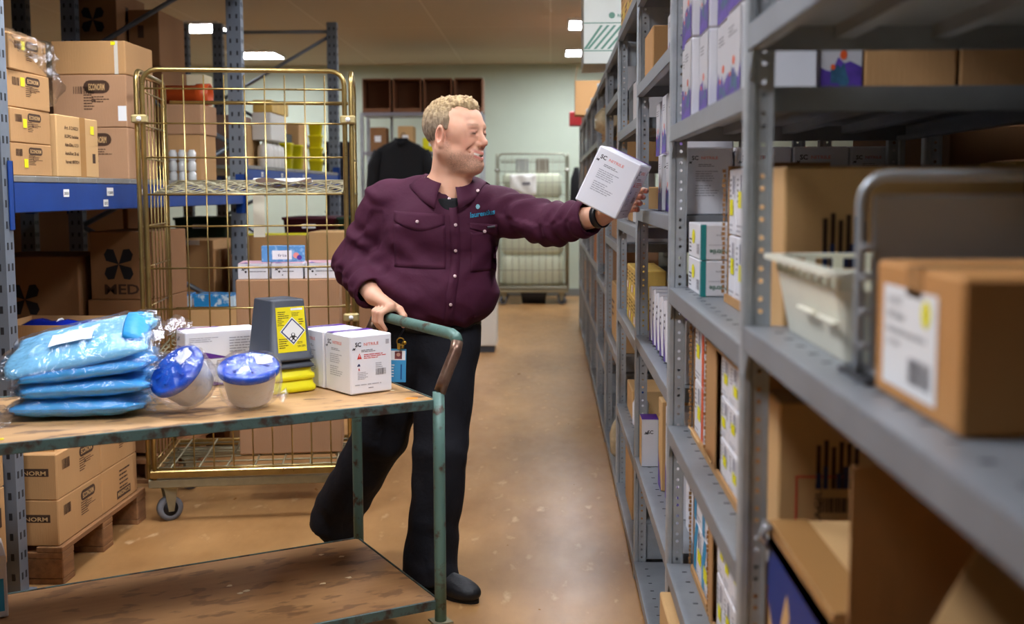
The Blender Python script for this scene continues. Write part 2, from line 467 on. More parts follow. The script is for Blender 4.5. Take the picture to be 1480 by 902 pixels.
def stiff_mesh():
    b=MB(); w=XS1-XS0-.08; h=.135
    b.box(.04,.04+w,.012,.014,0,h)
    for z0 in (.018,.075):
        x0,x1=.10,w-.02
        for a in ((x0,x1,z0,z0+.006),(x0,x1,z0+.036,z0+.042),(x0,x0+.006,z0+.006,z0+.036),(x1-.006,x1,z0+.006,z0+.036)): b.cbox(a[0],a[1],.006,.012,a[2],a[3],.0015)
        for k in range(3): b.cbox(x0+.09+k*.018,x0+.099+k*.018,.008,.012,z0+.010,z0+.032,.001)
    return b.mesh('stiffener_panel',[steel])
STIFF=stiff_mesh()
SM={}
def bay(k, heights, label, near=False, off=0.0, group='galvanised shelving bays'):
    y0,y1=PY[k],PY[k+1]
    e=empty('shelving_bay',label,'shelving',(XS0+off,y0,0),0,group)
    L=y1-y0-.034; key=round(L,3)
    if key not in SM: SM[key]=shelf_mesh(L)
    ys=[y1-y0]+([0] if near else [])
    for y in ys:
        place('front_post',POSTF,e,(0,y,0)); place('rear_post',POSTB,e,(XS1-XS0,y,0))
        place('stiffener_panel',STIFF,e,(0,y+.001,.075)); place('stiffener_panel',STIFF,e,(0,y+.001,2.04))
    for z in heights: place('shelf',SM[key],e,(0,.033,z))
    return e
bay(0,(.10,.60,1.24,1.722,2.18),'steel shelving bay nearest the camera, holding the taped carton and white basket',True)
bay(1,(.08,.453,.833,1.205,1.629,2.10),'steel shelving bay with yellow-stickered box trays, second from the camera')
bay(2,(.067,.47,.929,1.395,1.84,2.16),'steel shelving bay beside the box the man holds, third from the camera')
bay(3,(.065,.45,.905,1.325,1.73,2.19),'steel shelving bay with golden small boxes at hip height, fourth from camera')
bay(4,(.07,.67,1.21,1.60,1.93,2.17),'steel shelving bay under the overhanging green-striped carton, fifth from the camera')
bay(5,(.07,.45,.9,1.35,1.75,2.15),'steel shelving bay with a clear plastic bag sticking out, sixth from the camera')
for k,nm in zip(range(6,10),('seventh from the camera','eighth from the camera','second from the far end','last at the far end')):
    bay(k,(.07,.5,.95,1.4,1.8,2.15),f'steel shelving bay far down the aisle, {nm}')
for k,nm in ((0,'nearest the camera'),(1,'second from the camera'),(2,'third from the camera')):
    bay(k,(.10,.60,1.15,1.722,2.18) if k<1 else (.08,.47,.93,1.33,1.84),f'dim steel shelving bay in the row behind, {nm}',k==0,.66,'rear row shelving bays')

# ---------- printing used on the white glove boxes
def sc_print(w,h,full=True,warn=False,bar=False,seed=1):
    p=Print(); k=min(w,h)
    p.logo(.055*w,.765*h,.085*k)
    p.text('SC',.115*w,.812*h,.125*k,ink,True)
    p.text('NITRILE',.125*w+.19*k,.822*h,.082*k,inkp,True,width=min(.36*k,w*.5))
    p.lines(.26*w,.715*h,.45*w,.05*h,2,inkg,seed=seed)
    if full:
        p.lines(.2*w,.50*h,.5*w,.17*h,5,inkl,seed=seed+1); p.lines(.2*w,.28*h,.5*w,.18*h,5,inkl,seed=seed+2)
    if warn:
        p.poly([(.16*w,.60*h),(.27*w,.60*h),(.215*w,.70*h)],inkr,.0003); p.rect(.209*w,.63*h,.012*w,.04*h,paper,.0006)
        p.lines(.32*w,.60*h,.55*w,.09*h,3,inkr,seed=5)
        p.disc(.20*w,.50*h,.022*w,inknavy); p.rect(.16*w,.475*h,.07*w,.02*h,inknavy,.0004)
        p.disc(.20*w,.43*h,.016*w,inkr); p.rect(.185*w,.40*h,.035*w,.012*h,inkr,.0004)
        p.lines(.60*w,.43*h,.22*w,.10*h,3,inkl,seed=8)
        p.bars(.60*w,.30*h,.25*w,.11*h,inkg,14)
        p.lines(.17*w,.25*h,.25*w,.14*h,5,inkl,seed=9); p.lines(.10*w,.15*h,.78*w,.04*h,1,inkl,seed=10); p.lines(.42*w,.09*h,.16*w,.03*h,1,inkg,seed=12)
        p.rect(.85*w,.82*h,.08*w,.08*h,inkl,.0003)
    if bar: p.bars(.66*w,.1*h,.24*w,.12*h,inkg,12)
    return p
def pic_print(w,h,seed):
    r=random.Random(seed); p=Print()
    p.rect(0,.0,w,h*.98,mat('picture_grey',(196,194,196),.45),.0)
    def jag(m,base,amp,lift,x0=0,x1=1):
        pts=[(x0*w,0)]+[((x0+(x1-x0)*i/7)*w,h*(base+amp*r.uniform(-1,1))) for i in range(8)]+[(x1*w,0)]
        p.poly(pts,m,lift)
    jag(violet,.36,.10,.0002); jag(tealp,.28,.16,.0004,.25,.8); jag(violet,.16,.06,.0006)
    p.disc(w*.55,h*.46,w*.09,orange,.0008,8,h*.05); p.disc(w*.3,h*.34,w*.06,orange,.0008,7,h*.03)
    p.lines(.15*w,.74*h,.6*w,.12*h,3,inkg,seed=seed)
    return p
def ext(x0,x1,y0,y1,z): return ((x0+x1)/2,(y0+y1)/2,z)
def wbox(label,x0,x1,y0,y1,z,h,prints=(),group=None,m=None,name='glove_box',cat='box',tilt=None,rz=0):
    return carton(label,ext(x0,x1,y0,y1,z),(x1-x0,y1-y0,h),rz,m or white,name,cat,group,None,prints,tilt=tilt)
EPS=.0015
# ---------- bay nearest the camera: shelf at 1.24
def taped():
    s=(.30,.255,.143); p=Print(); w,h=.255,.143
    o=carton('sealed brown carton with white shipping label, alone on near shelf front',ext(.36,.66,.975,1.23,1.241),s,0,mat('cardboard_warm',(196,140,80),.75,var=.06,scale=3,bump=.12,bscale=220),'shipping_carton','box',None,'x',(),.03)
    L=Print(); L.rect(.03,.015,.165,.105,paper)
    L.text('4 X 50 ST.',.045,.101,.011,ink); L.text('FFP2 Masker',.045,.086,.011,ink); L.text('Handschoenendoos',.045,.071,.010,ink,width=.12); L.text('LOT 7 8040',.045,.058,.008,ink)
    L.bars(.115,.026,.065,.026,inkg,22)
    put_print(o,s,'-x',L,'shipping_label',.0008)
    S=Print(); S.disc(.165,.100,.0125,yellow,0,18,.0135); put_print(o,s,'-x',S,'yellow_sticker',.0016)
taped()
def divider():
    e=empty('shelf_divider','grey panel in a rounded tube frame standing on the near shelf','divider',(.36,1.30,1.241))
    b=MB(); r=.006; W=.5; T=.236
    pts=[(0,0,0)]+[(0,0,z) for z in (.05,.1,.15,T-.03)]+[(.03-.03*math.cos(a),0,T-.03+.03*math.sin(a)) for a in (PI/8,PI/4,3*PI/8,PI/2)]+[(.1,0,T),(.3,0,T),(W-.03,0,T)]+[(W-.03+.03*math.sin(a),0,T-.03+.03*math.cos(a)) for a in (PI/4,PI/2)]+[(W,0,.1),(W,0,0)]
    b.tube(pts,r,10); b.tube([(0,0,.012),(W,0,.012)],.004,8); b.build('tube_frame',[steel],e)
    b=MB(); b.cbox(.014,W-.014,-.004,.004,.016,T-.022,.002); b.build('panel',[mat('pale_grey_panel',(176,182,186),.5,var=.04,scale=5)],e)
    for z in (.035,.075,.115,.15): b=MB(); b.cbox(-.001,.012,-.014,-.004,z,z+.007,.001); b.build('hook',[steel],e)
    for q in (0,W-.008): b=MB(); b.cbox(q-.008,q+.016,-.06,.06,0,.006,.002); b.build('foot',[darkst],e)
divider()
def basket():
    x0,x1,y0,y1,z=.34,.66,1.37,1.795,1.241; H=.12
    e=empty('storage_basket','cream plastic open basket with slotted rim on the near shelf','basket',((x0+x1)/2,(y0+y1)/2,z))
    hx,hy=(x1-x0)/2,(y1-y0)/2; b=MB(); t=.003
    def ring(ix,zz,inn=0): 
        a,c=hx-ix-inn,hy-ix-inn; r=.02
        pts=[]
        for cx,cy,s in ((1,1,0),(-1,1,1),(-1,-1,2),(1,-1,3)):
            for q in range(4):
                an=(s*PI/2)+q*PI/6; pts.append((cx*(a-r)+r*math.cos(an),cy*(c-r)+r*math.sin(an),zz))
        return pts
    b.loft([ring(.036,.0),ring(.034,.004),ring(.022,.075),ring(.028,.078) if False else ring(.0215,.078),ring(.019,.094)],cap=False)
    b.loft([ring(.019,.094,t),ring(.0215,.078,t),ring(.034,.006,t)],cap=False)
    b.add(ring(.036,0),[tuple(reversed(range(16)))]); b.add(ring(.034,.006,t),[tuple(range(16))])
    b.build('body',[cream],e)
    b=MB()      # slotted collar: uprights between the body and the rim
    for sx in(-1,1):
        for i in range(9):
            y=-hy+.03+(2*hy-.06)*i/8; b=MB(); b.box(sx*(hx-.021)-.0015,sx*(hx-.021)+.0015,y-.008,y+.008,.093,.112); b.build('collar_post',[cream],e)
    for sy in(-1,1):
        for i in range(7):
            x=-hx+.03+(2*hx-.06)*i/6; b=MB(); b.box(x-.008,x+.008,sy*(hy-.021)-.0015,sy*(hy-.021)+.0015,.093,.112); b.build('collar_post',[cream],e)
    b=MB(); b.loft([ring(.022,.112),ring(0,.112),ring(0,.119),ring(.022,.119)],cap=False,smooth=False)
    n=16; o=0
    b.f.append(tuple(0 for _ in ())) if False else None
    for i in range(n): b.f.append((48+i,48+(i+1)%n,(i+1)%n,i)); b.m.append(0); b.sm.append(False)
    b.build('rim',[cream],e)
    for dx in (-.08,-.02): 
        b=MB(); b.cbox(-hx+.012,-hx+.02,dx*2-.04,dx*2+.05,.05,.056,.002); b.build('rib',[cream],e)
basket()
# under it, shelf at .60
def bluebox():
    s=(.36,.40,.331); o=carton('brown carton with blue printed side and shiny tape, low on near shelf',ext(.352,.712,1.352,1.752,.602),s,0,card_l,'shipping_carton','box',None,'y',(),.05)
    p=Print(); bl=mat('navy_blue_print',(26,52,124),.5); 
    p.poly([(0,.20),(0,.31),(.40,.318),(.40,.06),(.22,.02)],bl); p.poly([(.10,.2),(.14,.26),(.16,.23),(.12,.17)],card_l,.0004); p.poly([(.2,.16),(.24,.2),(.27,.15),(.23,.11)],card_l,.0004)
    put_print(o,s,'-x',p,'printing')
    b=MB(); b.box(-.179,-.12,-.2,.2,.3312,.3320); b.box(-.1806,-.1800,-.2,.2,.29,.3312); b.build('edge_tape',[tape],o)
    b=MB()
    for i in range(5):
        a=i*.6; b.tube([(-.183-.004*math.sin(a),.17+.008*i,.33),(-.196,.176+.006*i,.315-.004*i),(-.184,.18+.006*i,.29)],.005,6)
    b.build('crumpled_film',[mat('clear_film',(230,232,236),.12,trans=.75,spec=.6)],o)
bluebox()
def flapbox():
    o=open_carton('open brown carton with tall raised flap at the bottom right corner',ext(.36,.84,.93,1.335,.602),(.48,.405,.27),0,card,None,())
    b=MB(); b.box(-.235,.235,-.002,.002,0,.255); b.build('flap',[card],o,(0,.199,.27))
    p=b; b=MB()
    v=[(-.24,0,0),(.24,0,0),(.24,.20,.235),(-.15,.20,.235),(-.235,.13,.15)]
    b.add(v+[(a,c-.004,d+.003) for a,c,d in v],[(4,3,2,1,0),(5,6,7,8,9),(0,1,6,5),(1,2,7,6),(2,3,8,7),(3,4,9,8),(4,0,5,9)])
    b.build('flap',[card_l],o,(0,-.2,.27))
    b=MB(); b.box(-.002,.002,-.195,.195,0,.2); f=b.build('flap',[card],o,(.238,0,.27)); f.rotation_euler=(0,.6,0)
flapbox()
# ---------- second bay
def tallcarton(label,z,h,red=False):
    s=(.40,.345 if not red else .13,h); y1=2.235 if not red else 2.03
    o=carton(label,ext(.395,.795,y1-s[1],y1,z),s,0,card_l,'shipping_carton','box')
    p=Print()
    for i,(hh,) in enumerate(((.10,),(.13,),(.09,),(.12,),(.11,),(.08,))): p.rect(.065+i*.013,h*.42,.008,h*.18+hh*.3,inkb)
    for i,u in enumerate((.065,.077,.10,.112)): p.rect(u,h*.42,.009,.028+.012*(i%2),inknavy,.0004)
    p.bars(.07,h*.26,.05,h*.10,ink,10)
    if red:
        for a in ((.03,.02,.003,h*.42),(.03,.02+h*.42,.10,.003),(.128,.02,.003,h*.42)): p.rect(*a,inkr)
        p.text('FRAGILE',.075,.03,.016,ink,rot=PI/2,width=.09); p.disc(.16,.05,.012,inkb); 
    put_print(o,s,'-y',p)
tallcarton('large tan carton with dark bar marks behind the white basket',1.206,.295)
tallcarton('large tan carton with red outlined label on the lower second shelf',.834,.262,True)
for i,(y0,y1) in enumerate(((2.67,2.92),)):
    for j in range(2):
        s=(.22,.24,.086); nm=('upper','lower')[1-j]
        o=carton(f'{nm} white glove box with teal edge and green glove lettering',ext(.362,.582,2.672,2.912,1.206+j*.0875),s,0,white,'glove_box','box','teal edged glove boxes')
        p=Print(); p.rect(0,0,.012,.086,teal); p.text('Nitrile',.064,.026,.016,greenp,True,rot=PI,width=.044); p.text('glove',.05,.062,.007,inkg,rot=PI); p.rect(.018,.036,.19,.0012,inkl,.0003)
        p.disc(.066,.05,.006,bluepr)
        put_print(o,s,'-y',p)
        q=Print(); q.rect(.226,0,.014,.086,teal); q.lines(.02,.012,.05,.04,4,ink); q.bars(.16,.012,.05,.025,inkg,8); put_print(o,s,'-x',q)
        st=Print(); st.disc(.10,.052,.028,yellow,0,16,.018); put_print(o,s,'-x',st,'yellow_sticker',.0012)
TRAYN=[0]
def tray(label,x0,x1,y0,y1,z,h,cols,tiers,style,desc,front=0.0,bx=.10):
    """shipping tray cut open at the aisle side, filled with small boxes (each a thing)"""
    sx,sy=x1-x0,y1-y0
    o=open_carton(label,ext(x0,x1,y0,y1,z),(sx,sy,h),0,card,None,(),'display_tray',(),.006,.005,{'-x':.018})
    b=MB()      # ragged cut edge of the far wall
    r=random.Random(int(z*100)); zz=.02
    while zz<h-.01: b.box(-sx/2-.004-r.uniform(0,.004),-sx/2,sy/2-.006,sy/2-.0005,zz,zz+.008); zz+=.011
    b.build('torn_edge',[flute],o)
    if front: 
        b=MB(); b.box(-sx/2-.003,-sx/2,sy/2-front,sy/2,.018,h); b.build('front_panel',[card],o)
    cw=(sy-.016-front)/cols; th=(h-.012)/tiers
    ords=('nearest','second','third','fourth','fifth')
    for c in range(cols):
        for t in range(tiers):
            yy0=y0+.008+c*cw; zz0=z+.006+t*th; s=(bx,cw-.002,th-.002)
            col=ords[c] if c<cols-1 or cols==1 else 'farthest'
            tier={1:'',2:('lower tier','upper tier')[t%2],3:('bottom tier','middle tier','top tier')[t%3]}[tiers]
            bb=wbox(f'{desc}, {col} column, {tier}',x0+.008,x0+.008+bx,yy0+.001,yy0+cw-.001,zz0,th-.002,(),f'small boxes in the {label.split(" ")[-1]} tray',white,'small_box')
            bb['group']='small boxes: '+desc
            w,hh=s[1],s[2]; p=Print()
            p.lines(.12*w,.50*hh,.3*w,.4*hh,5,inkg,seed=c*7+t); p.rect(.55*w,.62*hh,.10*w,.28*hh,inknavy); p.rect(.75*w,.55*hh,.10*w,.35*hh,inkl)
            p.lines(.1*w,.06*hh,.75*w,.15*hh,2,inkl,seed=c+t)
            if style=='orange' and c==cols-2: p.rect(.0,0,.3*w,hh,orange,.0005)
            if style=='blue': p.poly([(.0,0),(.30*w,0),(.30*w,.5*hh),(.55*w,hh),(.25*w,hh),(0,.6*hh)],bluepr,.0005)
            put_print(bb,s,'-x',p)
            q=Print(); a=.2+.1*((c*3+t*2)%4); q.rect(a*w,(.30+.06*((c+t)%3))*hh,.42*w,.24*hh,yellow)
            if style!='orange' or c!=cols-2: put_print(bb,s,'-x',q,'yellow_sticker',.0016)
    return o
tray('cardboard tray beside the teal glove boxes on the middle shelf',.40,.56,2.25,2.56,1.206,.31,3,2,'y','white box with yellow sticker in tray beside teal glove boxes')
tray('narrow cardboard tray with orange striped box, far end of the second bay',.362,.52,2.555,2.83,.834,.30,2,2,'orange','white box in the tray with the orange stripe')
t2=tray('wide cardboard tray with torn flap, behind the near post',.362,.52,2.045,2.545,.834,.285,3,3,'y','white yellow-stickered box in wide torn-flap tray',.15)
b=MB(); pts=[(0,0),(.05,.012),(.05,.03),(.022,.035),(.04,.055),(.03,.075),(-.06,.10),(-.11,.07),(-.12,.02)]
b.prism([(p[0],p[1]) for p in pts],0,.003,'x'); f=b.build('torn_flap',[card_l],t2,(-.083,.20,.02)); f.rotation_euler=(0,-.55,0)
b=MB(); b.box(-.085,.078,-.24,.247,0,.004); b.build('top_flap',[card_l],t2,(0,0,.2851))
tray('cardboard tray with blue striped boxes, lower shelf of second bay',.372,.52,2.56,2.88,.454,.30,2,2,'blue','white box with blue wave in lower tray')
tray('cardboard tray on lower shelf, next to the blue striped boxes',.372,.52,2.06,2.545,.454,.285,4,2,'y','white stickered box in tray by blue waves',.06)
carton('brown carton on the bottom shelf poking out beside the second post',ext(.295,.60,2.50,2.92,.082),(.305,.42,.30),0,card_l,'shipping_carton','box',None,None,(('-x',Print().text('STERILE',.33,.05,.03,ink,rot=PI/2),'printing'),))
# white boxes with violet pictures, second bay top shelf, two tiers
Z=1.630; YS=[(2.14,2.31,.36),(2.31,2.48,.362),(2.48,2.62,.338),(2.62,2.75,.327),(2.75,2.89,.334)]
ordn=("nearest","second","third","fourth","farthest")
for t in range(2):
    for i,(a,c,x) in enumerate(YS):
        x0=x+(.004*((i*7+t*3)%3)); s=(.146,c-a-.004,.186)
        o=carton(f'white box with violet bird picture, second bay, {("lower","upper")[t]} row, {ordn[i]}',ext(x0,x0+.146,a+.002,c-.002,Z+t*.1875),s,0,white,'picture_box','box','picture boxes on the second bay top shelf')
        put_print(o,s,'-x',pic_print(s[1],s[2],i*5+t*17+3),'picture')
        if i==0: put_print(o,s,'-y',sc_print(s[0],s[2],False),'printing')
# behind them, beside the near post
for t in range(2):
    s=(.078,.16,.186); o=carton(('violet patterned box beside the white ones, lower','violet patterned box beside the white ones, upper')[t]+' of two',ext(.512,.59,2.15,2.31,Z+t*.1875),s,0,white_g,'picture_box','box','violet patterned boxes')
    put_print(o,s,'-y',pic_print(s[0],s[2],41+t),'picture')
for i,(a,c) in enumerate(((.594,.768),(.774,.915))):
    carton(f'plain brown carton at the back of second bay top shelf, {("left","right")[i]} one',ext(a,c,2.15,2.5,Z),(c-a,.35,.21),0,card,'shipping_carton','box','brown cartons on second bay top shelf')
# ---------- third bay
Z=1.396
for i,(a,c) in enumerate(((.362,.486),(.492,.640),(.645,.791),(.796,.915))):
    s=(c-a,.12,.18); o=carton(f'white glove box with dark emblem seen end-on under shelf, {("first","second","third","fourth")[i]} from the aisle',ext(a,c,2.985,3.105,Z),s,0,white,'glove_box','box','row of end-on glove boxes')
    put_print(o,s,'-y',sc_print(s[0],s[2]),'printing')
for t in range(2):
    y=3.20
    for i in range(5):
        w=.115+.01*((i*3+t)%3); x=.362+.010*((i*5+t*2)%3); s=(.14,w,.183)
        o=carton(f'white box with violet picture, third bay, {("lower","upper")[t]} row, {ordn[i]}',ext(x,x+.14,y,y+w,Z+t*.1845),s,0,white,'picture_box','box','picture boxes in the third bay')
        put_print(o,s,'-x',pic_print(s[1],s[2],i*3+t*29+5),'picture'); put_print(o,s,'-y',sc_print(s[0],s[2],False),'printing')
        y+=w+.028
s=(.30,.30,.16); o=carton('brown carton marked PLUS on the upper shelf of the third bay',ext(.335,.635,3.70,4.0,1.841),s,0,card_d if False else card,'shipping_carton','box')
put_print(o,s,'-y',Print().text('E PLUS',.095,.03,.034,ink,rot=PI/2,width=.11).text('BOX 100',.15,.05,.018,inkb,rot=PI/2).lines(.17,.04,.05,.08,4,inkb))
for i in range(2):
    s=(.14,.16,.15); carton(f'white box on the upper shelf of the third bay, {("near","far")[i]} one of two',ext(.36,.50,3.1+i*.2,3.26+i*.2,1.841),s,0,white_g,'glove_box','box','white boxes near the PLUS carton',None,(('-x',pic_print(.16,.15,61+i),'picture'),))
Z=.930
for i in range(6):
    a=3.22+i*.125; s=(.15,.085,.19)
    o=carton(f'purple topped white box leaning in a row at knee height, {("nearest","second","third","fourth","fifth","farthest")[i]}',ext(.352,.502,a,a+.085,Z+.001),s,0,white,'glove_box','box','purple topped leaning boxes')
    o.rotation_euler=(-.10,0,0); o.location.z+=.005
    put_print(o,s,'top',Print().rect(0,0,.15,.085,purple).lines(.01,.02,.12,.05,3,inkl)); 
    p=Print(); p.poly([(0,0),(.06,0),(0,.13)],violet); p.lines(.02,.1,.05,.06,3,inkg); put_print(o,s,'-x',p)
    put_print(o,s,'-y',sc_print(s[0],s[2]),'printing')
s=(.12,.10,.178); o=carton('white box with purple top just behind the second post',ext(.368,.488,3.02,3.12,Z),s,0,white,'glove_box','box')
put_print(o,s,'top',Print().rect(0,0,.12,.10,purple)); put_print(o,s,'-y',sc_print(.12,.178,True,False,True),'printing')
carton('large brown carton behind the leaning purple topped boxes',ext(.52,.90,3.5,3.95,Z),(.38,.45,.32),0,card_p,'shipping_carton','box',None,None,(('-y',Print().logo(.05,.24,.03).text('SC',.08,.24,.03,ink,True),'printing'),))
Z=.471
s=(.06,.10,.172); o=carton('white box with purple top and dark emblem, farthest on the low shelf',ext(.328,.388,3.93,4.03,Z),s,0,white,'glove_box','box')
put_print(o,s,'top',Print().rect(0,0,.06,.10,purple)); put_print(o,s,'-y',Print().logo(.01,.12,.016).text('SC',.02,.12,.018,ink,True)); p=Print(); p.rect(0,0,.1,.172,card_l); put_print(o,s,'-x',p)
for i,(a,c,x,h,m) in enumerate(((3.76,3.84,.40,.25,'white'),(3.60,3.70,.365,.30,'tan'),(3.44,3.54,.372,.30,'white'),(3.28,3.36,.39,.26,'white'))):
    s=(.16,c-a,h); o=carton(f'{m} upright box on the low shelf of third bay, {("fourth","third","second","nearest")[i]} from the front',ext(x,x+.16,a,c,Z),s,0,white if m=='white' else card_l,'upright_box','box','upright boxes on third bay low shelf')
    p=Print(); p.poly([(0,0),(s[1],0),(0,.12)],violet); p.logo(.02,h*.8,.02); put_print(o,s,'-x',p)
for i,(a,c,h) in enumerate(((3.05,3.12,.20),(3.16,3.22,.22))):
    s=(.16,c-a,h); carton(f'slim white box low behind second post, {("nearer","farther")[i]} of two',ext(.40,.56,a,c,Z),s,0,white,'upright_box','box','slim white boxes')
# ---------- fourth bay
gold=mat('golden_board',(214,176,88),.55,var=.12,scale=12)
Z=1.326
for c in range(4):
    for t in range(2):
        s=(.12,.125,.118); o=carton(f'golden yellow small box above the hip height shelf, {("nearest","second","third","farthest")[c]} column, {("lower","upper")[t]}',ext(.34,.46,4.40+c*.128,4.525+c*.128,.906+t*.1195),s,0,gold,'small_box','box','golden small boxes')
        put_print(o,s,'-x',Print().lines(.015,.06,.09,.045,3,inkb,seed=c+t).rect(.02,.015,.05,.03,yellow if (c+t)%2 else paper,.0003).disc(.09,.03,.012,inkr))
for i in range(3):
    s=(.22,.26,.15); carton(f'tan carton on the chest height shelf of the fourth bay, {("near","middle","far")[i]} one',ext(.36,.58,4.32+i*.29,4.58+i*.29,Z),s,0,(card_l,white_g,card)[i],'shipping_carton','box','fourth bay chest height cartons',None,(('-x',Print().lines(.03,.05,.15,.07,4,inkb,seed=i),'printing'),))
for i in range(4):
    for t in range(2):
        s=(.30,.25,.085); carton(f'flat yellowish carton stacked on top of the fourth bay, {("nearest","second","third","farthest")[i]}, {("lower","upper")[t]}',ext(.322,.622,4.12+i*.262,4.37+i*.262,2.191+t*.087),s,0,gold if (i+t)%2 else card_l,'flat_carton','box','flat cartons topping the fourth bay',None,(('-x',Print().lines(.03,.03,.14,.04,2,inkb,seed=i).rect(.19,.02,.03,.03,yellow,.0003),'printing'),))
s=(.25,.3,.2); carton('grey plastic crate on the upper shelf of the fourth bay',ext(.36,.61,4.85,5.15,1.731),s,0,midgry,'storage_crate','crate',None,None,(('-x',Print().rect(.05,.13,.2,.04,darkst),'handle_slot'),))
carton('white carton on the upper shelf of the fourth bay',ext(.35,.55,4.45,4.75,1.731),(.2,.3,.18),0,white_g,'shipping_carton','box')
def bottle(label,loc,r,h,bm,cm,group=None):
    b=MB(); b.lathe([(r*.9,0),(r,.006),(r,h*.62),(r*.8,h*.72),(r*.38,h*.8),(r*.38,h*.86)],18); o=b.build('bottle',[bm],None,loc); tag(o,label,'bottle',group)
    b=MB(); b.lathe([(r*.45,h*.85),(r*.45,h*.98),(r*.4,h)],14); b.build('cap',[cm],o); return o
bottle('white bottle with blue cap on low shelf beyond the second post',(.39,4.75,.451),.035,.15,white,mat('blue_cap',(30,80,150),.4))
carton('open tan carton low in fourth bay beside white bottle',ext(.36,.62,4.85,5.15,.451),(.26,.30,.13),0,card_l,'shipping_carton','box')
carton('orange-brown carton standing upright near the floor of the fourth bay',ext(.345,.40,4.62,5.02,.066),(.055,.40,.30),0,card,'flat_carton','box')
# ---------- fifth bay and beyond
s=(.42,.5,.43); o=carton('big pale carton with green stripes overhanging the aisle on top of shelving',ext(.188,.608,6.40,6.9,2.182),s,0,greenw,'shipping_carton','box',None,None,())
p=Print(); p.rect(0,.225,.42,.006,greenp); p.rect(0,.07,.42,.006,greenp)
for i in range(12):
    u=i*.038-.02; p.poly([(max(0,u),.082),(max(0,u)+.016,.082),(min(.42,u+.13),.215),(min(.42,u+.13)-.016,.215)],greenp,.0003)
p.disc(.16,.27,.018,greenp); p.text('RECYCLE',.19,.26,.024,greenp,True,width=.10); p.text('handle with care',.15,.03,.014,greenp,width=.12); p.rect(.13,.40,.2,.012,greenp)
put_print(o,s,'-y',p)
open_c=card_l
def fill(k,zs,items,depth=.3):
    y0=PY[k]
    for z,lst in zip(zs,items):
        for (dy,w,h,m,x,txt) in lst:
            s=(depth,w,h); o=carton(txt,ext(x,x+depth,y0+dy,y0+dy+w,z+.001),s,0,m,'storage_box','box',None,None,(('-x',Print().lines(.1*w,.4*h,.6*w,.35*h,3,inkb if m in(card,card_l,card_p,card_d) else inkg),'printing'),) )
fill(4,(.67,1.21,1.60,1.93),(
 [(.12,.28,.22,card,.34,'tan carton at knee height in the fifth bay, near side'),(.55,.35,.30,card_l,.34,'wider tan carton at knee height in the fifth bay'),],
 [(.15,.30,.20,white_g,.35,'pale box at waist height in the fifth bay'),(.6,.35,.24,card_p,.34,'pinkish carton at waist height in the fifth bay')],
 [(.2,.4,.2,card,.345,'long tan carton at chest height in the fifth bay')],
 [(.1,.3,.15,white_g,.35,'pale box on the highest inner shelf of fifth bay')]))
fill(5,(.45,.9,1.35,1.75,2.15),(
 [(.2,.4,.25,card,.34,'tan carton low in the sixth bay')],[(.2,.3,.3,card_p,.34,'pinkish carton mid-low in the sixth bay')],
 [(.5,.4,.25,white_g,.34,'pale carton at elbow height in the sixth bay')],[(.6,.4,.25,card,.34,'tan carton under the top of the sixth bay')],[]))
fill(6,(.5,.95,1.4),([(.2,.5,.3,card_d,.33,'dark brown carton low in the seventh bay')],[(.3,.4,.35,mat('orange_board',(196,124,58),.7),.322,'orange-brown carton at waist height in the seventh bay')],[(.2,.5,.3,white_g,.34,'pale carton chest high in the seventh bay')]))
fill(7,(.5,.95,1.4,1.8),([(.2,.4,.3,card_l,.33,'tan carton low in the eighth bay')],[(.3,.5,.3,white_g,.34,'pale carton waist high in the eighth bay')],[(.3,.5,.3,card,.34,'tan carton chest high in the eighth bay')],[(.3,.4,.28,card_d,.34,'dark carton high in the eighth bay')]))
fill(8,(.5,1.4),([(.3,.5,.3,card,.33,'tan carton low in second bay from far end')],[(.3,.5,.3,card_l,.33,'tan carton chest high in second bay from far end')]))
fill(9,(.95,1.4),([(.3,.5,.35,card,.33,'tan carton waist high in the last bay')],[(.3,.5,.35,white_g,.33,'pale carton chest high in the last bay')]))
o=open_carton('open tall carton on shelving top near the far wall, flap raised',ext(.235,.60,10.6,10.9,2.181),(.365,.30,.32),0,card,None,[('-x',.14,.15),('+x',.12,.3)])
carton('brown carton on shelving top behind the open tall one',ext(.32,.72,11.1,11.6,2.181),(.40,.5,.30),0,card_d,'shipping_carton','box')
o=carton('small red plastic tub at the far end of the shelving top',ext(.20,.40,11.75,11.98,2.151),(.2,.23,.14),0,mat('red_plastic',(190,44,48),.45),'storage_tub','tub')
def plastic_bag():
    b=MB(); rg=[]; r=random.Random(5)
    for i in range(9):
        t=i/8; rad=.10*math.sin(PI*(.12+.8*t))+.015
        rg.append([( -.10+.30*t, rad*(1+.25*r.uniform(-1,1))*math.cos(2*PI*k/14)*1.3, .09+rad*(.8+.3*r.uniform(-1,1))*math.sin(2*PI*k/14)-.05*(1-t)) for k in range(14)])
    b.loft(rg); o=b.build('plastic_bag',[mat('milky_film',(196,180,146),.2,spec=.6,var=.25,scale=20)],None,(.37,6.78,1.83)); tag(o,'crumpled clear plastic bag sticking out of the shelving into the aisle','bag')
plastic_bag()
b=MB(); b.lathe([(.03,0),(.045,.02),(.05,.12),(.035,.17),(.015,.2)],16); tag(b.build('packing_bundle',[mat('milky_film',(226,218,196),.2)],None,(.36,5.75,.071)),'white wrapped bundle standing on the bottom shelf of the fifth bay','bundle')
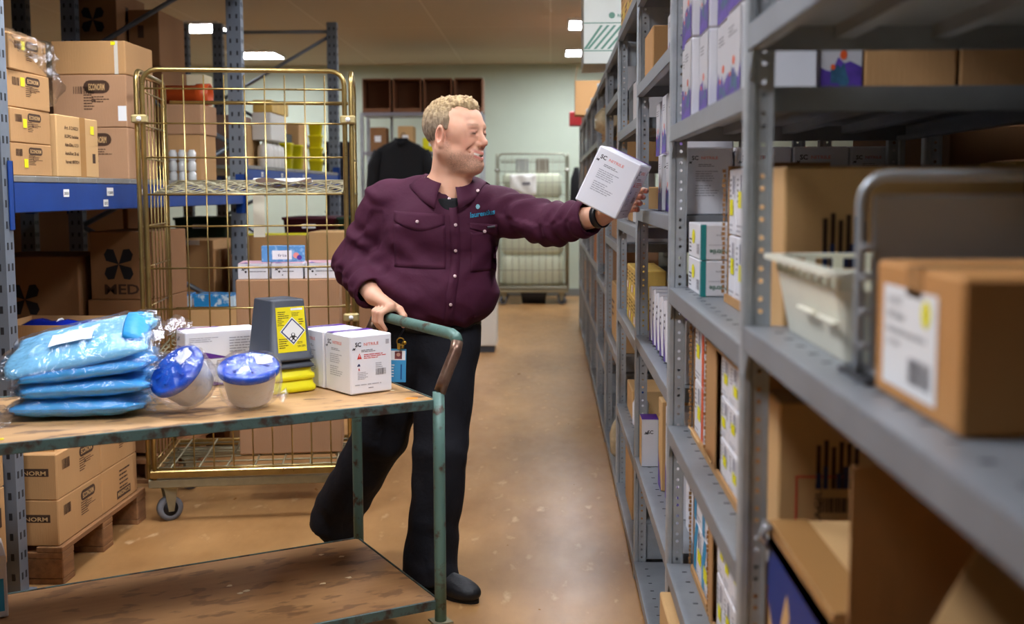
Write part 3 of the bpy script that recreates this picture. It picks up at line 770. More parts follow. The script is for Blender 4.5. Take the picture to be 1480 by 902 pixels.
# rear row: dim boxes seen through the near bays
for i,(x,y,z,sx,sy,sz,m,t) in enumerate(((.995,2.42,1.331,.05,.2,.19,gold,'yellow and black box in the dim rear row'),(1.10,2.45,1.331,.3,.4,.2,card_d,'dark carton beside the yellow and black box in the dim rear row'),(1.02,2.4,.471,.4,.4,.3,card_d,'dark carton low in the dim rear row'))):
    s=(sx,sy,sz); o=carton(t,(x+sx/2,y+sy/2,z),s,0,m,'storage_box','box')
    if i==0: put_print(o,s,'-y',Print().rect(0,.03,.05,.015,ink).rect(0,.08,.05,.01,ink).bars(.005,.11,.04,.05,ink,6))

ridx=0  # dim cartons added to darken the view through to the right wall
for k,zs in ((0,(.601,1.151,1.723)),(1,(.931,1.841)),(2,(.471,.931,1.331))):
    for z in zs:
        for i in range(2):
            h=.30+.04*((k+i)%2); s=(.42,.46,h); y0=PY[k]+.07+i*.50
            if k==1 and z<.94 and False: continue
            carton(f'dim filler carton in the rear shelving row, {("nearest","middle","farthest")[k]} bay, {("low","middle","high")[zs.index(z)]} shelf, {("near","far")[i]} side',(XS0+.66+.09+.21,y0+.23,z),s,0,card_d,'storage_box','box','dim filler cartons in the rear shelving row')
# ------------------------------------------------------------------ blue pallet racking on the left
RXF,RXR=-1.92,-3.05
def rack_post(mb,x,y,z1=2.98):
    # aisle-facing upright 90 x 70 mm with slotted faces
    mb.box(x-.09,x,y,y+.065,0,z1)
    z=.06
    while z<z1-.05:
        for dx in (.024,.066): mb.box(x-dx-.006,x-dx+.006,y-.0012,y,z,z+.026,1)
        mb.box(x,x+.0012,y+.014,y+.024,z,z+.026,1); mb.box(x,x+.0012,y+.042,y+.052,z,z+.026,1)
        z+=.075
    mb.box(x-.11,x+.02,y-.02,y+.085,0,.008)
def slim(mb,a,b,w=.016):
    mb.tube([a,b],w,4)
rackp=mat('grey_rack_upright',(128,138,150),.45,.45,var=.08,scale=8)
def rack(label,y0,y1,zt,first=False,off=0.0,group='pallet racking bays',top=False):
    e=empty('pallet_rack',label,'rack',(off,0,0),0,group)
    for y in ((y0,y1) if first else (y1,)):
        for nm,x in (('upright',RXF),('upright',RXR+.09)):
            b=MB(); rack_post(b,x,y); b.build(nm,[rackp,darkst],e)
        b=MB(); yc=y+.032; n=[(RXR+.07,.2),(RXF-.07,.70),(RXR+.07,1.25),(RXF-.07,1.76),(RXR+.07,2.30),(RXF-.07,2.86)]
        for p,q in zip(n,n[1:]): slim(b,(p[0],yc,p[1]),(q[0],yc,q[1]))
        for z in (.2,2.90): slim(b,(RXR+.07,yc,z),(RXF-.07,yc,z))
        b.build('brace',[rackp],e)
    for x in (RXF-.055,RXR+.005):
        b=MB(); ya,yb=y0+.066,y1
        b.cbox(x,x+.05,ya,yb,zt-.112,zt,.004)
        b.build('beam',[blue_s],e)
        for y,s in ((ya,1),(yb,-1)):
            c=MB(); xx=x+.0575 if x>-2.5 else x-.0112
            c.box(min(xx,xx),xx+.004,y-.031 if s>0 else y-.004,y+.004 if s>0 else y+.031,zt-.17,zt+.075)
            c.box(x,xx+.004,y-.0 if s>0 else y-.004,y+.004 if s>0 else y,zt-.17,zt+.075)
            c.build('beam_connector',[blue_s],e)
    b=MB(); n=int((y1-y0)/.185); 
    for i in range(n):
        ya=y0+.075+i*(y1-y0-.09)/n; b.cbox(RXR+.02,RXF-.004,ya,ya+(y1-y0-.09)/n-.004,zt,zt+.024,.003)
    b.build('deck',[mat('grey_deck_planks',(140,140,136),.5,.4,var=.1,scale=6)],e)
    if top:  # unseen upper level, added to shade the cartons below it
        for x in (RXF-.055,RXR+.005): b=MB(); b.cbox(x,x+.05,y0+.066,y1,2.66,2.772,.004); b.build('beam',[blue_s],e)
        b=MB()
        for i in range(n):
            ya=y0+.075+i*(y1-y0-.09)/n; b.cbox(RXR+.02,RXF-.004,ya,ya+(y1-y0-.09)/n-.004,2.772,2.796,.003)
        b.build('deck',[mat('grey_deck_planks',(140,140,136),.5,.4,var=.1,scale=6)],e)
    return e
rk=rack('blue and grey pallet racking bay nearest the camera, with small cartons stacked',3.835,6.92,1.50,True,0.0,'pallet racking bays',True)
rack('blue and grey pallet racking bay farther back, holding yellow tubs',6.92,10.05,1.61)
rack('blue and grey pallet racking of the row behind, near the camera',3.835,6.92,1.50,True,-1.35,'rear row pallet racking',True)
rack('blue and grey pallet racking of the row behind, farther back',6.92,10.05,1.61,False,-1.35,'rear row pallet racking')
for i,(y,z,t,h) in enumerate(((4.33,1.455,'20030',.03),(4.76,1.458,'112000',.035),(5.14,1.458,'1984',.03),(4.72,1.412,'12012',.03),(7.35,1.575,'2014',.03),(7.9,1.575,'2015',.03),(8.6,1.575,'2017',.03))):
    b=MB(); w=.07 if i==1 else .05; b.box(-.0005,.0005,0,w,0,h); o=b.build('shelf_label',[paper],rk if i<4 else [c for c in COL.objects if c.name=='pallet_rack.001'][0],(RXF-.0036,y,z-.01))
    p=Print(); p.text(t,.004,.008,.016,ink,True,width=w-.008); p.text('A',w-.012,.002,.006,inkr) if i==1 else None
    me=bpy.data.meshes.new('printing'); me.from_pydata([(.0008,v[0],v[1]) for v in p.v],[],p.f)
    for m in p.mats: me.materials.append(m)
    me.polygons.foreach_set('material_index',p.m); place('printing',me,o)

def eco(w,h,bars=True,seed=1,u0=.42,s=1.0,flip=False):
    p=Print(); k=min(.16*h*1.2,.05)*s; u=u0*w; v=.70*h; L=min(.34*w*s,w-u-.01)
    # dark rounded plate with pale lettering
    r=k*.62; pts=[(u+r+r*math.cos(a),v+.36*k+r*math.sin(a)) for a in [PI/2+PI*i/6 for i in range(7)]]+[(u+L-r+r*math.cos(a),v+.36*k+r*math.sin(a)) for a in [-PI/2+PI*i/6 for i in range(7)]]
    p.poly(pts,inkb,.0003); p.text('ECONORM',u+r*.8,v+.05*k,k*.85,card_l,True,width=L-1.6*r,lift=.0007)
    p.lines(u,v-.36*h,L*.5,.32*h,6,inkb,seed=seed); p.lines(u+L*.3,v-.22*h,L*.7,.14*h,3,inkb,seed=seed+3)
    if bars: p.bars(.12*w,.60*h,.16*w,.22*h,inkb,10,seed=seed)
    return p
def sticker(box,s,face,u,v,w=.03,h=.03):
    put_print(box,s,face,Print().rect(u,v,w,h,yellow),'yellow_sticker',.0016)
# small stack of four beside the near upright
zb=1.525
for i,(h,t) in enumerate(((.119,'bottom'),(.126,'second from bottom'),(.134,'third from bottom'),(.13,'top, wrapped in film'))):
    s=(.26,.33,h); o=carton(f'small brown carton in stack beside the blue upright, {t}',ext(-2.205,-1.945,3.955,4.285,zb),s,(.0,.01,-.015,0.05)[i],card,'shipping_carton','box','small cartons beside the upright',None,(('+x',eco(.33,h,seed=i),'printing'),))
    sticker(o,s,'+x',.10,.25*h if i==0 else .6*h if i!=1 else .45*h,.03,.032); zb+=h+.001
    if i==3:
        sticker(o,s,'-y',.18,.04)
        film=bpy.data.materials.new('clear_wrapping_film'); film.use_nodes=True; nt=film.node_tree; N=nt.nodes; N.remove(N['Principled BSDF'])
        tr=N.new('ShaderNodeBsdfTransparent'); tr.inputs[0].default_value=(.97,.98,1,1); gl=N.new('ShaderNodeBsdfGlossy'); gl.inputs['Roughness'].default_value=.13
        gl.inputs[0].default_value=(.95,.96,1,1)
        mxs=N.new('ShaderNodeMixShader'); lw=N.new('ShaderNodeLayerWeight'); lw.inputs[0].default_value=.32
        nz=N.new('ShaderNodeTexNoise'); nz.inputs['Scale'].default_value=26; nz.inputs['Detail'].default_value=5; tcx=N.new('ShaderNodeTexCoord'); nt.links.new(tcx.outputs['Object'],nz.inputs['Vector'])
        bp=N.new('ShaderNodeBump'); bp.inputs['Strength'].default_value=1.0; bp.inputs['Distance'].default_value=.02; nt.links.new(nz.outputs['Fac'],bp.inputs['Height'])
        nt.links.new(bp.outputs[0],gl.inputs['Normal']); nt.links.new(bp.outputs[0],lw.inputs['Normal'])
        mr=N.new('ShaderNodeMapRange'); mr.inputs['To Min'].default_value=.05; mr.inputs['To Max'].default_value=.5; nt.links.new(lw.outputs['Facing'],mr.inputs['Value'])
        nt.links.new(mr.outputs[0],mxs.inputs[0]); nt.links.new(tr.outputs[0],mxs.inputs[1]); nt.links.new(gl.outputs[0],mxs.inputs[2]); nt.links.new(mxs.outputs[0],N['Material Output'].inputs[0])
        r=random.Random(4); b=MB(); nu,nv=16,14; vs=[]
        for a in range(nu):
            for c in range(nv):
                th=c/(nv-1); y=-.175+.42*a/(nu-1)
                if th<.5: x=-.14+.28*th*2; z=h+.008+.012*math.sin(a*1.7+c)
                else: x=.138+.012*math.sin(a+c*2); z=h+.01-(th-.5)*2*(.05+.10*(a/(nu-1)))
                vs.append((x+r.uniform(-.005,.005),y+r.uniform(-.005,.005),z+r.uniform(-.006,.006)))
        b.add(vs,[(i*nv+j,(i+1)*nv+j,(i+1)*nv+j+1,i*nv+j+1) for i in range(nu-1) for j in range(nv-1)],0,True)
        f=b.build('wrapping_film',[film],o)
        b=MB(); rg=[]
        for k in range(7):
            t=k/6; rad=.02+.035*math.sin(PI*t)
            rg.append([(.13-.03*t+rad*math.cos(2*PI*q/10)*(1+.3*r.uniform(-1,1)),.16+.10*t,.0+.02-.10*t+rad*math.sin(2*PI*q/10)*(1+.3*r.uniform(-1,1))) for q in range(10)])
        b.loft(rg); b.build('film_end',[film],o)
s=(.24,.40,.245); o=carton('tall light brown carton with printed text lines, right of the small stack',ext(-2.18,-1.94,4.325,4.725,1.525),s,0,card_l,'shipping_carton','box',None,None,())
p=Print()
for i,t in enumerate(('Art. 0 210221','KOPO Isolatie','Adm./Dim.: 0.15 l','Aantal/box: 20 stk','Verval: 08/2024')): p.text(t,.07,.19-i*.034,.019,inkb,True,width=.13)
p.rect(.335,.06,.03,.04,inkb); p.tube if False else None
put_print(o,s,'+x',p); put_print(o,s,'+x',Print().rect(.215,0,.055,.245,tape),'tape',.0003); sticker(o,s,'+x',.32,.18,.035,.035)
# big cartons behind
zs=(1.525,1.768,2.015)
for i,(h,t) in enumerate(((.241,'bottom'),(.245,'middle'),(.155,'top'))):
    s=(.352,.36,h); x1=-1.992; o=carton(f'large brown carton behind the small ones on the blue beam, {t} of three',ext(x1-.352,x1,5.2,5.56,zs[i]),s,0,(card_p,card_p,card)[i],'shipping_carton','box','large cartons on the blue beam')
    if i<2:
        p=eco(.352,h,False,i,.42,1.05); p.bars(.10,.64*h,.10,.14*h,inkb,12); put_print(o,s,'-y',p)
        put_print(o,s,'+x',Print().rect(.12,.6*h,.07,.2*h,inkb))
    if i==0: sticker(o,s,'+x',.16,.10,.03,.035)
    if i==1: put_print(o,s,'-y',Print().rect(.31,.03,.04,.07,paper),'paper_label')
    if i==2:
        put_print(o,s,'-y',Print().rect(.30,0,.018,h,tape_w),'tape',.0004); sticker(o,s,'-y',.285,h-.02,.022,.016)
# far end of the near bay: pipe carton, jars carton, greyish carton
s=(.19,.30,.27); jc=open_carton('open tan carton right behind the small glass jars on the blue beam',ext(-2.225,-2.035,6.42,6.72,1.525),s,0,card,None,(),'open_cardboard_box')
rj=random.Random(2)
glassm=mat('jar_glass',(222,226,224),.08,trans=.6,spec=.7)
for i in range(3):
    for j in range(3):
        b=MB(); b.lathe([(.022,0),(.024,.004),(.024,.045),(.018,.052),(.018,.06)],12); q=b.build('glass_jar',[jarw],None,(-2.185+i*.055,6.385,1.5255+j*.0605))
        tag(q,f'small clear glass jar before the tan carton, {("left","middle","right")[i]} column, {("bottom","middle","top")[j]}','jar','glass jars on the blue beam')
s=(.21,.30,.175); o=carton('tan carton with a big orange pipe lying on it',ext(-2.235,-2.025,6.42,6.72,1.797),s,0,card_p,'shipping_carton','box')
b=MB(); M=Matrix.Translation((0,0,0))@Matrix.Rotation(PI/2,4,'Y')
b.lathe([(.05,-.16),(.056,-.16),(.056,.06),(.064,.062),(.064,.14),(.056,.14),(.056,.1),(.05,.1)],24,0,M,cap=False); b.f.append(tuple(range(24))); b.m.append(0); b.sm.append(False)
tag(b.build('drain_pipe',[pvc],None,(-2.15,6.56,2.037)),'orange plastic drain pipe lying on top of the tan carton','pipe')
carton('pale cream paper sack behind the orange pipe',ext(-2.21,-2.10,6.74,6.90,1.525),(.11,.16,.65),0,mat('cream_paper',(236,222,184),.7),'paper_sack','sack')
carton('dark plank carton on the rear of near beam, behind large cartons',ext(-2.9,-2.45,5.0,5.6,1.525),(.45,.6,.5),0,card_d,'shipping_carton','box')
# second bay deck
Z2=1.635
s=(.30,.40,.42); carton('greyish brown carton behind the second upright on the far beam',ext(-2.70,-2.40,8.5,8.9,Z2),s,0,mat('mauve_cardboard',(150,120,104),.8,var=.06,scale=3),'shipping_carton','box')
def bigx(w,h,txt=None):
    p=Print(); cx,cy=w*.45,h*.52; k=.07
    for sx,sy in((-1,-1),(1,1),(-1,1),(1,-1)):
        p.poly([(cx,cy),(cx+sx*k*.35,cy+sy*k*1.05),(cx+sx*k*.8,cy+sy*k*1.1),(cx+sx*k*1.05,cy+sy*k*.7),(cx+sx*k*.9,cy+sy*k*.25)],ink,.0003) if sx*sy>0 else p.poly([(cx+sx*k*.9,cy+sy*k*.25),(cx+sx*k*1.05,cy+sy*k*.7),(cx+sx*k*.8,cy+sy*k*1.1),(cx+sx*k*.35,cy+sy*k*1.05),(cx,cy)],ink,.0003)
    if txt: p.text(txt,w*.2,h*.08,.07,inkb,True,width=.2)
    return p
dk=card_d  # darker board colour stands in for the poor light on these cartons
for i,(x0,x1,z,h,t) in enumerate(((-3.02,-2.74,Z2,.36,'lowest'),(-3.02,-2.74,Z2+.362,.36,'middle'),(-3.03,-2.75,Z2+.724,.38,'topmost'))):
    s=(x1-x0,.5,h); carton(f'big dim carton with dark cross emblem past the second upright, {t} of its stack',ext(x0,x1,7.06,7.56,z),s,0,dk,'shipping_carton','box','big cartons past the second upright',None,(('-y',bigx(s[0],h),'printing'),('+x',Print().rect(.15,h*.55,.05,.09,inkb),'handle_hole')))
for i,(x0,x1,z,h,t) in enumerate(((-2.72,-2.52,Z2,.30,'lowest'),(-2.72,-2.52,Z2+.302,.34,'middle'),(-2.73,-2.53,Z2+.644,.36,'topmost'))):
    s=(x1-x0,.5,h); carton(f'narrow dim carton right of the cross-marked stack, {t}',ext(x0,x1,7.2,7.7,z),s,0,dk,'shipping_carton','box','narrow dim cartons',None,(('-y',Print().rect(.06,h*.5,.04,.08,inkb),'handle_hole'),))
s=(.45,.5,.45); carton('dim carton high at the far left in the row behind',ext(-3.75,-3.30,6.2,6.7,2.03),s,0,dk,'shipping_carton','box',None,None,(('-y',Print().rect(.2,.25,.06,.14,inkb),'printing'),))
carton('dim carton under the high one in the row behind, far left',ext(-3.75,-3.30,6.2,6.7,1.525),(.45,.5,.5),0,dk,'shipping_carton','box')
# stock behind the wire cage on the far beam
w2=mat('white_plastic',(226,224,216),.45)
carton('narrow tan carton left of the white boxes on the far beam',ext(-2.20,-2.085,7.62,7.95,Z2),(.115,.33,.29),0,card_l,'shipping_carton','box')
carton('white box on top of the white canisters on the far beam',ext(-2.08,-1.945,7.72,8.17,Z2+.19),(.135,.45,.19),0,w2,'white_carton','box')
def canister(x,y,l):
    b=MB(); b.lathe([(.05,0),(.055,.006),(.055,.12),(.05,.15),(.018,.168),(.018,.187)],16); tag(b.build('canister',[w2],None,(x,y,Z2)),l,'canister','white canisters')
for i,t in enumerate(('nearest','second','third','farthest')): canister(-2.005,7.78+i*.112,'white plastic canister under the white box on the far beam, '+t)
carton('yellowish flat carton lying highest above the white boxes',ext(-2.07,-1.935,7.72,8.2,Z2+.381),(.135,.48,.085),0,gold,'flat_carton','box')
def rr(hx,hy,r,z,n=4):
    pts=[]
    for cx,cy,s in((1,1,0),(-1,1,1),(-1,-1,2),(1,-1,3)):
        for q in range(n+1):
            a=s*PI/2+q*PI/2/n; pts.append((cx*(hx-r)+r*math.cos(a),cy*(hy-r)+r*math.sin(a),z))
    return pts
def tub(l,loc,k,m,grp,inv=False,rz=0):
    b=MB(); pr=[(.75,0),(.78,.01),(.92,.85),(1.0,.86),(1.0,.97),(.95,1.0)]
    b.loft([rr(k*a,k*a*.9,k*.25,k*1.7*z) for a,z in pr]); o=b.build('sharps_tub',[m],None,loc,rz); return tag(o,l,'tub',grp)
for i in range(4): tub(f'yellow tapered tub in the tall stack, {("lowest","second","third","topmost")[i]}',(-2.0,9.45,Z2+i*.103),.060,yelp,'tall stack of yellow tubs')
for i in range(2):
    for j in range(2): tub(f'yellow tub of the shorter pair of stacks, {("left","right")[j]} stack {("bottom","top")[i]}',(-2.0,8.36+j*.34,Z2+i*.098),.057,yelp,'shorter stacks of yellow tubs')
carton('tall tan carton between the yellow tub stacks',ext(-2.32,-2.03,8.95,9.25,Z2),(.29,.30,.38),0,card_l,'shipping_carton','box')
carton('small black carton behind the shorter yellow tub stacks',ext(-2.2,-2.05,8.55,8.8,Z2),(.15,.25,.28),0,blackp,'black_carton','box')
for i in range(12):
    b=MB(); b.loft([rr(.11,.16,.015,0),rr(.118,.168,.015,.145),rr(.128,.178,.015,.147),rr(.128,.178,.015,.16)]); tag(b.build('stacking_crate',[dkgrey],None,(-1.975,10.45,.001+i*.1605)),f'dark grey crate right of yellow tubs, {("lowest","second","third","fourth","fifth","sixth","seventh","eighth","ninth","tenth","eleventh","topmost")[i]} of the stack','crate','dark stacking crates')
# under the beams: pallets with cartons
def pallet(label,loc,sx,sy):
    e=empty('pallet',label,'pallet',loc,0,'wooden pallets')
    for i in range(5): b=MB(); w=.1; x=-sx/2+(sx-w)*i/4; b.cbox(x,x+w,-sy/2,sy/2,.122,.144,.003); b.build('deck_board',[woodp],e)
    for y in(-1,0,1):
        yy=y*(sy/2-.05); b=MB(); b.cbox(-sx/2,sx/2,yy-.05,yy+.05,.1,.122,.002); b.build('stringer',[woodp],e)
        b=MB(); b.cbox(-sx/2,sx/2,yy-.05,yy+.05,0,.022,.002); b.build('bottom_board',[woodp],e)
        for x in(-1,0,1): b=MB(); xx=x*(sx/2-.07); b.cbox(xx-.07,xx+.07,yy-.05,yy+.05,.022,.1,.004); b.build('block',[woodp],e)
    return e
pallet('worn wooden pallet under the two layers of brown cartons',(-2.42,4.39,0),1.2,.85)
pallet('worn wooden pallet at the left edge under the nearest cartons',(-2.62,3.36,0),1.2,.8)
pallet('worn wooden pallet farther back, behind the wire cage',(-2.5,5.9,0),1.2,1.0)
for L,z in enumerate((.1445,.3195)):
    for c in range(2):
        s=(.45,.40 if c==0 else .38,.174); y0=3.975+c*.405
        o=carton(f'brown carton on the pallet beside the trolley, {("lower","upper")[L]} layer, {("near","far")[c]} one',ext(-2.285,-1.835,y0,y0+s[1],z),s,0,card,'shipping_carton','box','cartons on the pallet')
        if c==0 or L==1: put_print(o,s,'+x',eco(s[1],.174,c==0,L+c,.5,1.0))
        else: put_print(o,s,'+x',Print().lines(.18,.06,.12,.09,5,inkb).poly([(.15,.02),(.30,.02),(.30,.055),(.15,.055)],inkb).text('ECONORM',.29,.048,.026,card_l,True,rot=PI,width=.13,lift=.0007))
        if c==0: put_print(o,s,'-y',Print().poly([(.25,.09),(.42,.09),(.42,.12),(.25,.12)],inkb).text('ECONORM',.26,.095,.022,card_l,True,width=.15,lift=.0007))
    for r_ in range(1): 
        s=(.45,.785,.174); carton(f'long carton behind the front row on the pallet, {("lower","upper")[L]} layer',ext(-2.74,-2.29,3.975,4.76,z),s,0,card_d,'shipping_carton','box','long cartons behind the front row')
s=(.33,.36,.32); bx=open_carton('open brown carton at the stack end, empty, behind blue gown packs',ext(-2.19,-1.86,4.02,4.38,.4945),s,0,card_l,None,())
s=(.42,.36,.43); bx=open_carton('open brown carton with a dark blue roll inside, on the pallet stack',ext(-2.28,-1.86,4.40,4.76,.4945),s,0,card,None,(),'open_cardboard_box',(('-y',Print().lines(.08,.24,.16,.08,4,inkb).text('2',.27,.25,.06,inkb),'printing'),('+x',Print().text('HPPE',.06,.25,.06,inkb,True,rot=.12).text('?',.24,.27,.05,inkb),'printing')))
b=MB(); b.tube([(-.17+.34*i/8,.0+.02*math.sin(i),0) for i in range(9)],[.04]+[.062+.006*math.sin(i*2.1) for i in range(7)]+[.045],14); 
bl=b.build('plastic_roll',[mat('royal_blue_film',(18,38,150),.25,spec=.6,bump=.5,bscale=30)],None,(-2.07,4.58,.865)); tag(bl,'dark blue plastic roll lying in the open carton','roll')
b=MB(); b.tube([(.0+.066*math.cos(a)*.0,.066*math.cos(a),.066*math.sin(a)) for a in [2*PI*i/14 for i in range(14)]],.004,6,closed=True); b.build('band',[paper],bl)
for L in range(2): carton(f'plain carton holding up the dark blue roll carton, {("lower","upper")[L]}',ext(-2.25,-1.90,4.42,4.74,.4985+L*.145),(.32,.30,.14),0,card_d,'shipping_carton','box','plain hidden cartons') if False else None
# dim stock behind on the floor
for i,(x0,x1,y0,z,h,t,tx) in enumerate(((-2.85,-2.35,5.42,.1445,.55,'lowest with the dark cross emblem','EDI'),(-2.85,-2.35,5.42,.696,.45,'upper with the dark cross emblem','EDI'),(-2.32,-1.98,5.45,.1445,.5,'lowest right one',None),(-2.32,-1.98,5.45,.646,.28,'right one below the marked top',None),(-2.30,-1.98,5.45,.928,.34,'right top one marked in capitals','MEDI'))):
    s=(x1-x0,.5,h); carton(f'dim brown carton behind the open ones, {t}',ext(x0,x1,y0,y0+.5,z),s,0,card_d,'shipping_carton','box','dim cartons behind the open ones',None,(('-y',bigx(s[0],h,tx) if tx else Print().lines(.05,.1,.15,.08,3,inkb),'printing'),))
# near-left cartons in front of the upright
for L,(z,h) in enumerate(((.1445,.28),(.426,.12))):
    s=(.55,.42,h); carton(f'brown carton at the left picture edge, {("lower","upper")[L]} one, before the upright',ext(-2.49,-1.94,3.37,3.79,z),s,0,card,'shipping_carton','box','cartons at the left edge',None,(('+x',Print().rect(.25,h*.5,.14,h*.25,inkb).lines(.28,h*.2,.1,h*.2,2,inkb),'printing'),))
# under the far bay: tan cartons, one with a yellow rim, dark crates
s=(.46,.4,.22); o=open_carton('tan carton with yellow inner rim below the far beam',ext(-2.08,-1.60,7.2,7.6,.98),(.48,.4,.2),0,card,None,())
b=MB(); b.box(-.2,.2,-.19,.19,.17,.196); tag(b.build('yellow_bag',[yelp],None,(-1.84,7.4,.985)),'folded yellow bag filling the tan carton below the far beam','bag')
carton('tan carton right of the yellow-rimmed one below the far beam',ext(-1.585,-1.25,7.2,7.6,.98),(.335,.4,.22),0,card_l,'shipping_carton','box')
carton('big carton supporting the yellow-rimmed one below the far beam',ext(-2.08,-1.25,7.15,7.75,.0005),(.83,.6,.979),0,card_d,'shipping_carton','box')
for i,(x,c,t) in enumerate(((-2.55,mat('dark_green_plastic',(36,66,52),.5),'dark green crate below the far beam, behind the cage'),(-1.75,mat('maroon_plastic',(72,22,34),.5),'dark maroon crate standing behind the yellow-rimmed carton'),(-1.35,mat('dark_green_plastic',(36,66,52),.5),'dark green crate behind the tan carton below far beam'))):
    b=MB(); b.loft([rr(.17,.25,.02,0),rr(.19,.27,.02,.26),rr(.2,.28,.02,.262),rr(.2,.28,.02,.28)]); o=tag(b.build('storage_crate',[c],None,(x,8.25,1.0)),t,'crate',None)
    b=MB(); b.box(-.05,.05,-.006,0,0,.03); b.build('crate_label',[paper],o,(0,-.275,.2))
carton('big carton holding up the dark crates below the far beam',ext(-2.8,-1.15,7.95,8.55,.0005),(1.65,.6,.999),0,card_d,'shipping_carton','box')
for i,(x0,x1,t) in enumerate(((-2.78,-2.5,'left'),(-2.46,-2.2,'right'))):
    s=(x1-x0,.4,.85); carton(f'tall narrow tan carton behind the wire cage, {t} one',ext(x0,x1,7.15,7.55,.3),s,0,card_d if i==0 else card,'shipping_carton','box','tall narrow cartons behind the cage',None,(('-y',Print().rect(.05,.82,.12,.03,paper),'paper_label'),))
carton('low carton under the tall narrow ones behind the cage',ext(-2.8,-2.18,7.1,7.6,.0005),(.62,.5,.299),0,card_d,'shipping_carton','box')

# dark stock added in the row behind to cover the bright wall
i=0
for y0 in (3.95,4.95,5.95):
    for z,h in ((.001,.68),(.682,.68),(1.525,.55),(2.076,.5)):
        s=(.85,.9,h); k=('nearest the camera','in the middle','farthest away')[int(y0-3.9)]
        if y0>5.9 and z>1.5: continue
        carton(f'big dim filler carton in the rear racking row {k}, '+{.001:'on the floor',.682:'second level',1.525:'on the beam',2.076:'topmost'}[z],ext(-4.34,-3.49,y0,y0+.9,z),s,0,card_d,'shipping_carton','box','big dim filler cartons in the rear racking row',None,(('+x',Print().lines(.2,.2*h,.3,.3*h,4,inkb,seed=i),'printing'),)); i+=1

for y0 in (7.05,8.05,9.05):  # more dark cartons added farther along, again to hide the bright wall
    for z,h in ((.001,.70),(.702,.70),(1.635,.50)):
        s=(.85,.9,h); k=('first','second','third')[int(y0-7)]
        carton(f'big dim filler carton deeper in the rear racking row, {k} along, '+{.001:'on the floor',.702:'second level',1.635:'on the beam'}[z],ext(-4.34,-3.49,y0,y0+.9,z),s,0,card_d,'shipping_carton','box','big dim filler cartons deeper in the rear racking row',None,(('+x',Print().lines(.2,.2*h,.3,.3*h,4,inkb,seed=i),'printing'),)); i+=1
# ------------------------------------------------------------------ green two-deck trolley
tpaint=mat('worn_green_paint',(92,124,114),.45,.1,scale=20,col2=(76,56,42),thr=(.55,.66),bump=.15,bscale=40)
tedge=mat('dark_worn_green_edge',(70,92,88),.45,.2,scale=24,col2=(60,48,40),thr=(.48,.62),bump=.2,bscale=50)
tworn=mat('rubbed_bare_tube',(128,104,86),.35,.6,scale=18,col2=(92,62,50),thr=(.4,.7))
def deck_mat(nm,c1,c2,dark):
    m=bpy.data.materials.new(nm); m.use_nodes=True; nt=m.node_tree; N=nt.nodes; L=nt.links; b=N['Principled BSDF']; b.inputs['Roughness'].default_value=.55
    tc=N.new('ShaderNodeTexCoord'); mp=N.new('ShaderNodeMapping'); mp.inputs['Scale'].default_value=(1.2,7,1); L.new(tc.outputs['Object'],mp.inputs[0])
    n=N.new('ShaderNodeTexNoise'); n.inputs['Scale'].default_value=2.2; n.inputs['Detail'].default_value=8; L.new(mp.outputs[0],n.inputs['Vector'])
    r=N.new('ShaderNodeValToRGB'); r.color_ramp.elements[0].position=.3; r.color_ramp.elements[1].position=.7
    r.color_ramp.elements[0].color=(*lin(c1),1); r.color_ramp.elements[1].color=(*lin(c2),1); L.new(n.outputs['Fac'],r.inputs['Fac'])
    m2=N.new('ShaderNodeMapping'); m2.inputs['Scale'].default_value=(6,13,1); L.new(tc.outputs['Object'],m2.inputs[0])
    v=N.new('ShaderNodeTexNoise'); v.inputs['Scale'].default_value=1.6; v.inputs['Detail'].default_value=3; L.new(m2.outputs[0],v.inputs['Vector'])
    r2=N.new('ShaderNodeValToRGB'); r2.color_ramp.elements[0].position=.56; r2.color_ramp.elements[1].position=.63; r2.color_ramp.elements[0].color=(0,0,0,1); r2.color_ramp.elements[1].color=(.75,.75,.75,1)
    L.new(v.outputs['Fac'],r2.inputs['Fac']); mx=N.new('ShaderNodeMixRGB'); mx.inputs[2].default_value=(*lin(dark),1); L.new(r2.outputs[0],mx.inputs[0]); L.new(r.outputs[0],mx.inputs[1])
    L.new(mx.outputs[0],b.inputs['Base Color']); return m
TA=math.radians(30.5); TW,TL=.72,1.32; TZ=.82; TO=Vector((-.345,3.36,0))
tro=empty('trolley','green two-deck trolley with worn plywood decks and a bent tube handle','trolley',TO,TA)
def tw(x,y,z): return Vector((TO.x+x*math.cos(TA)-y*math.sin(TA),TO.y+x*math.sin(TA)+y*math.cos(TA),z))
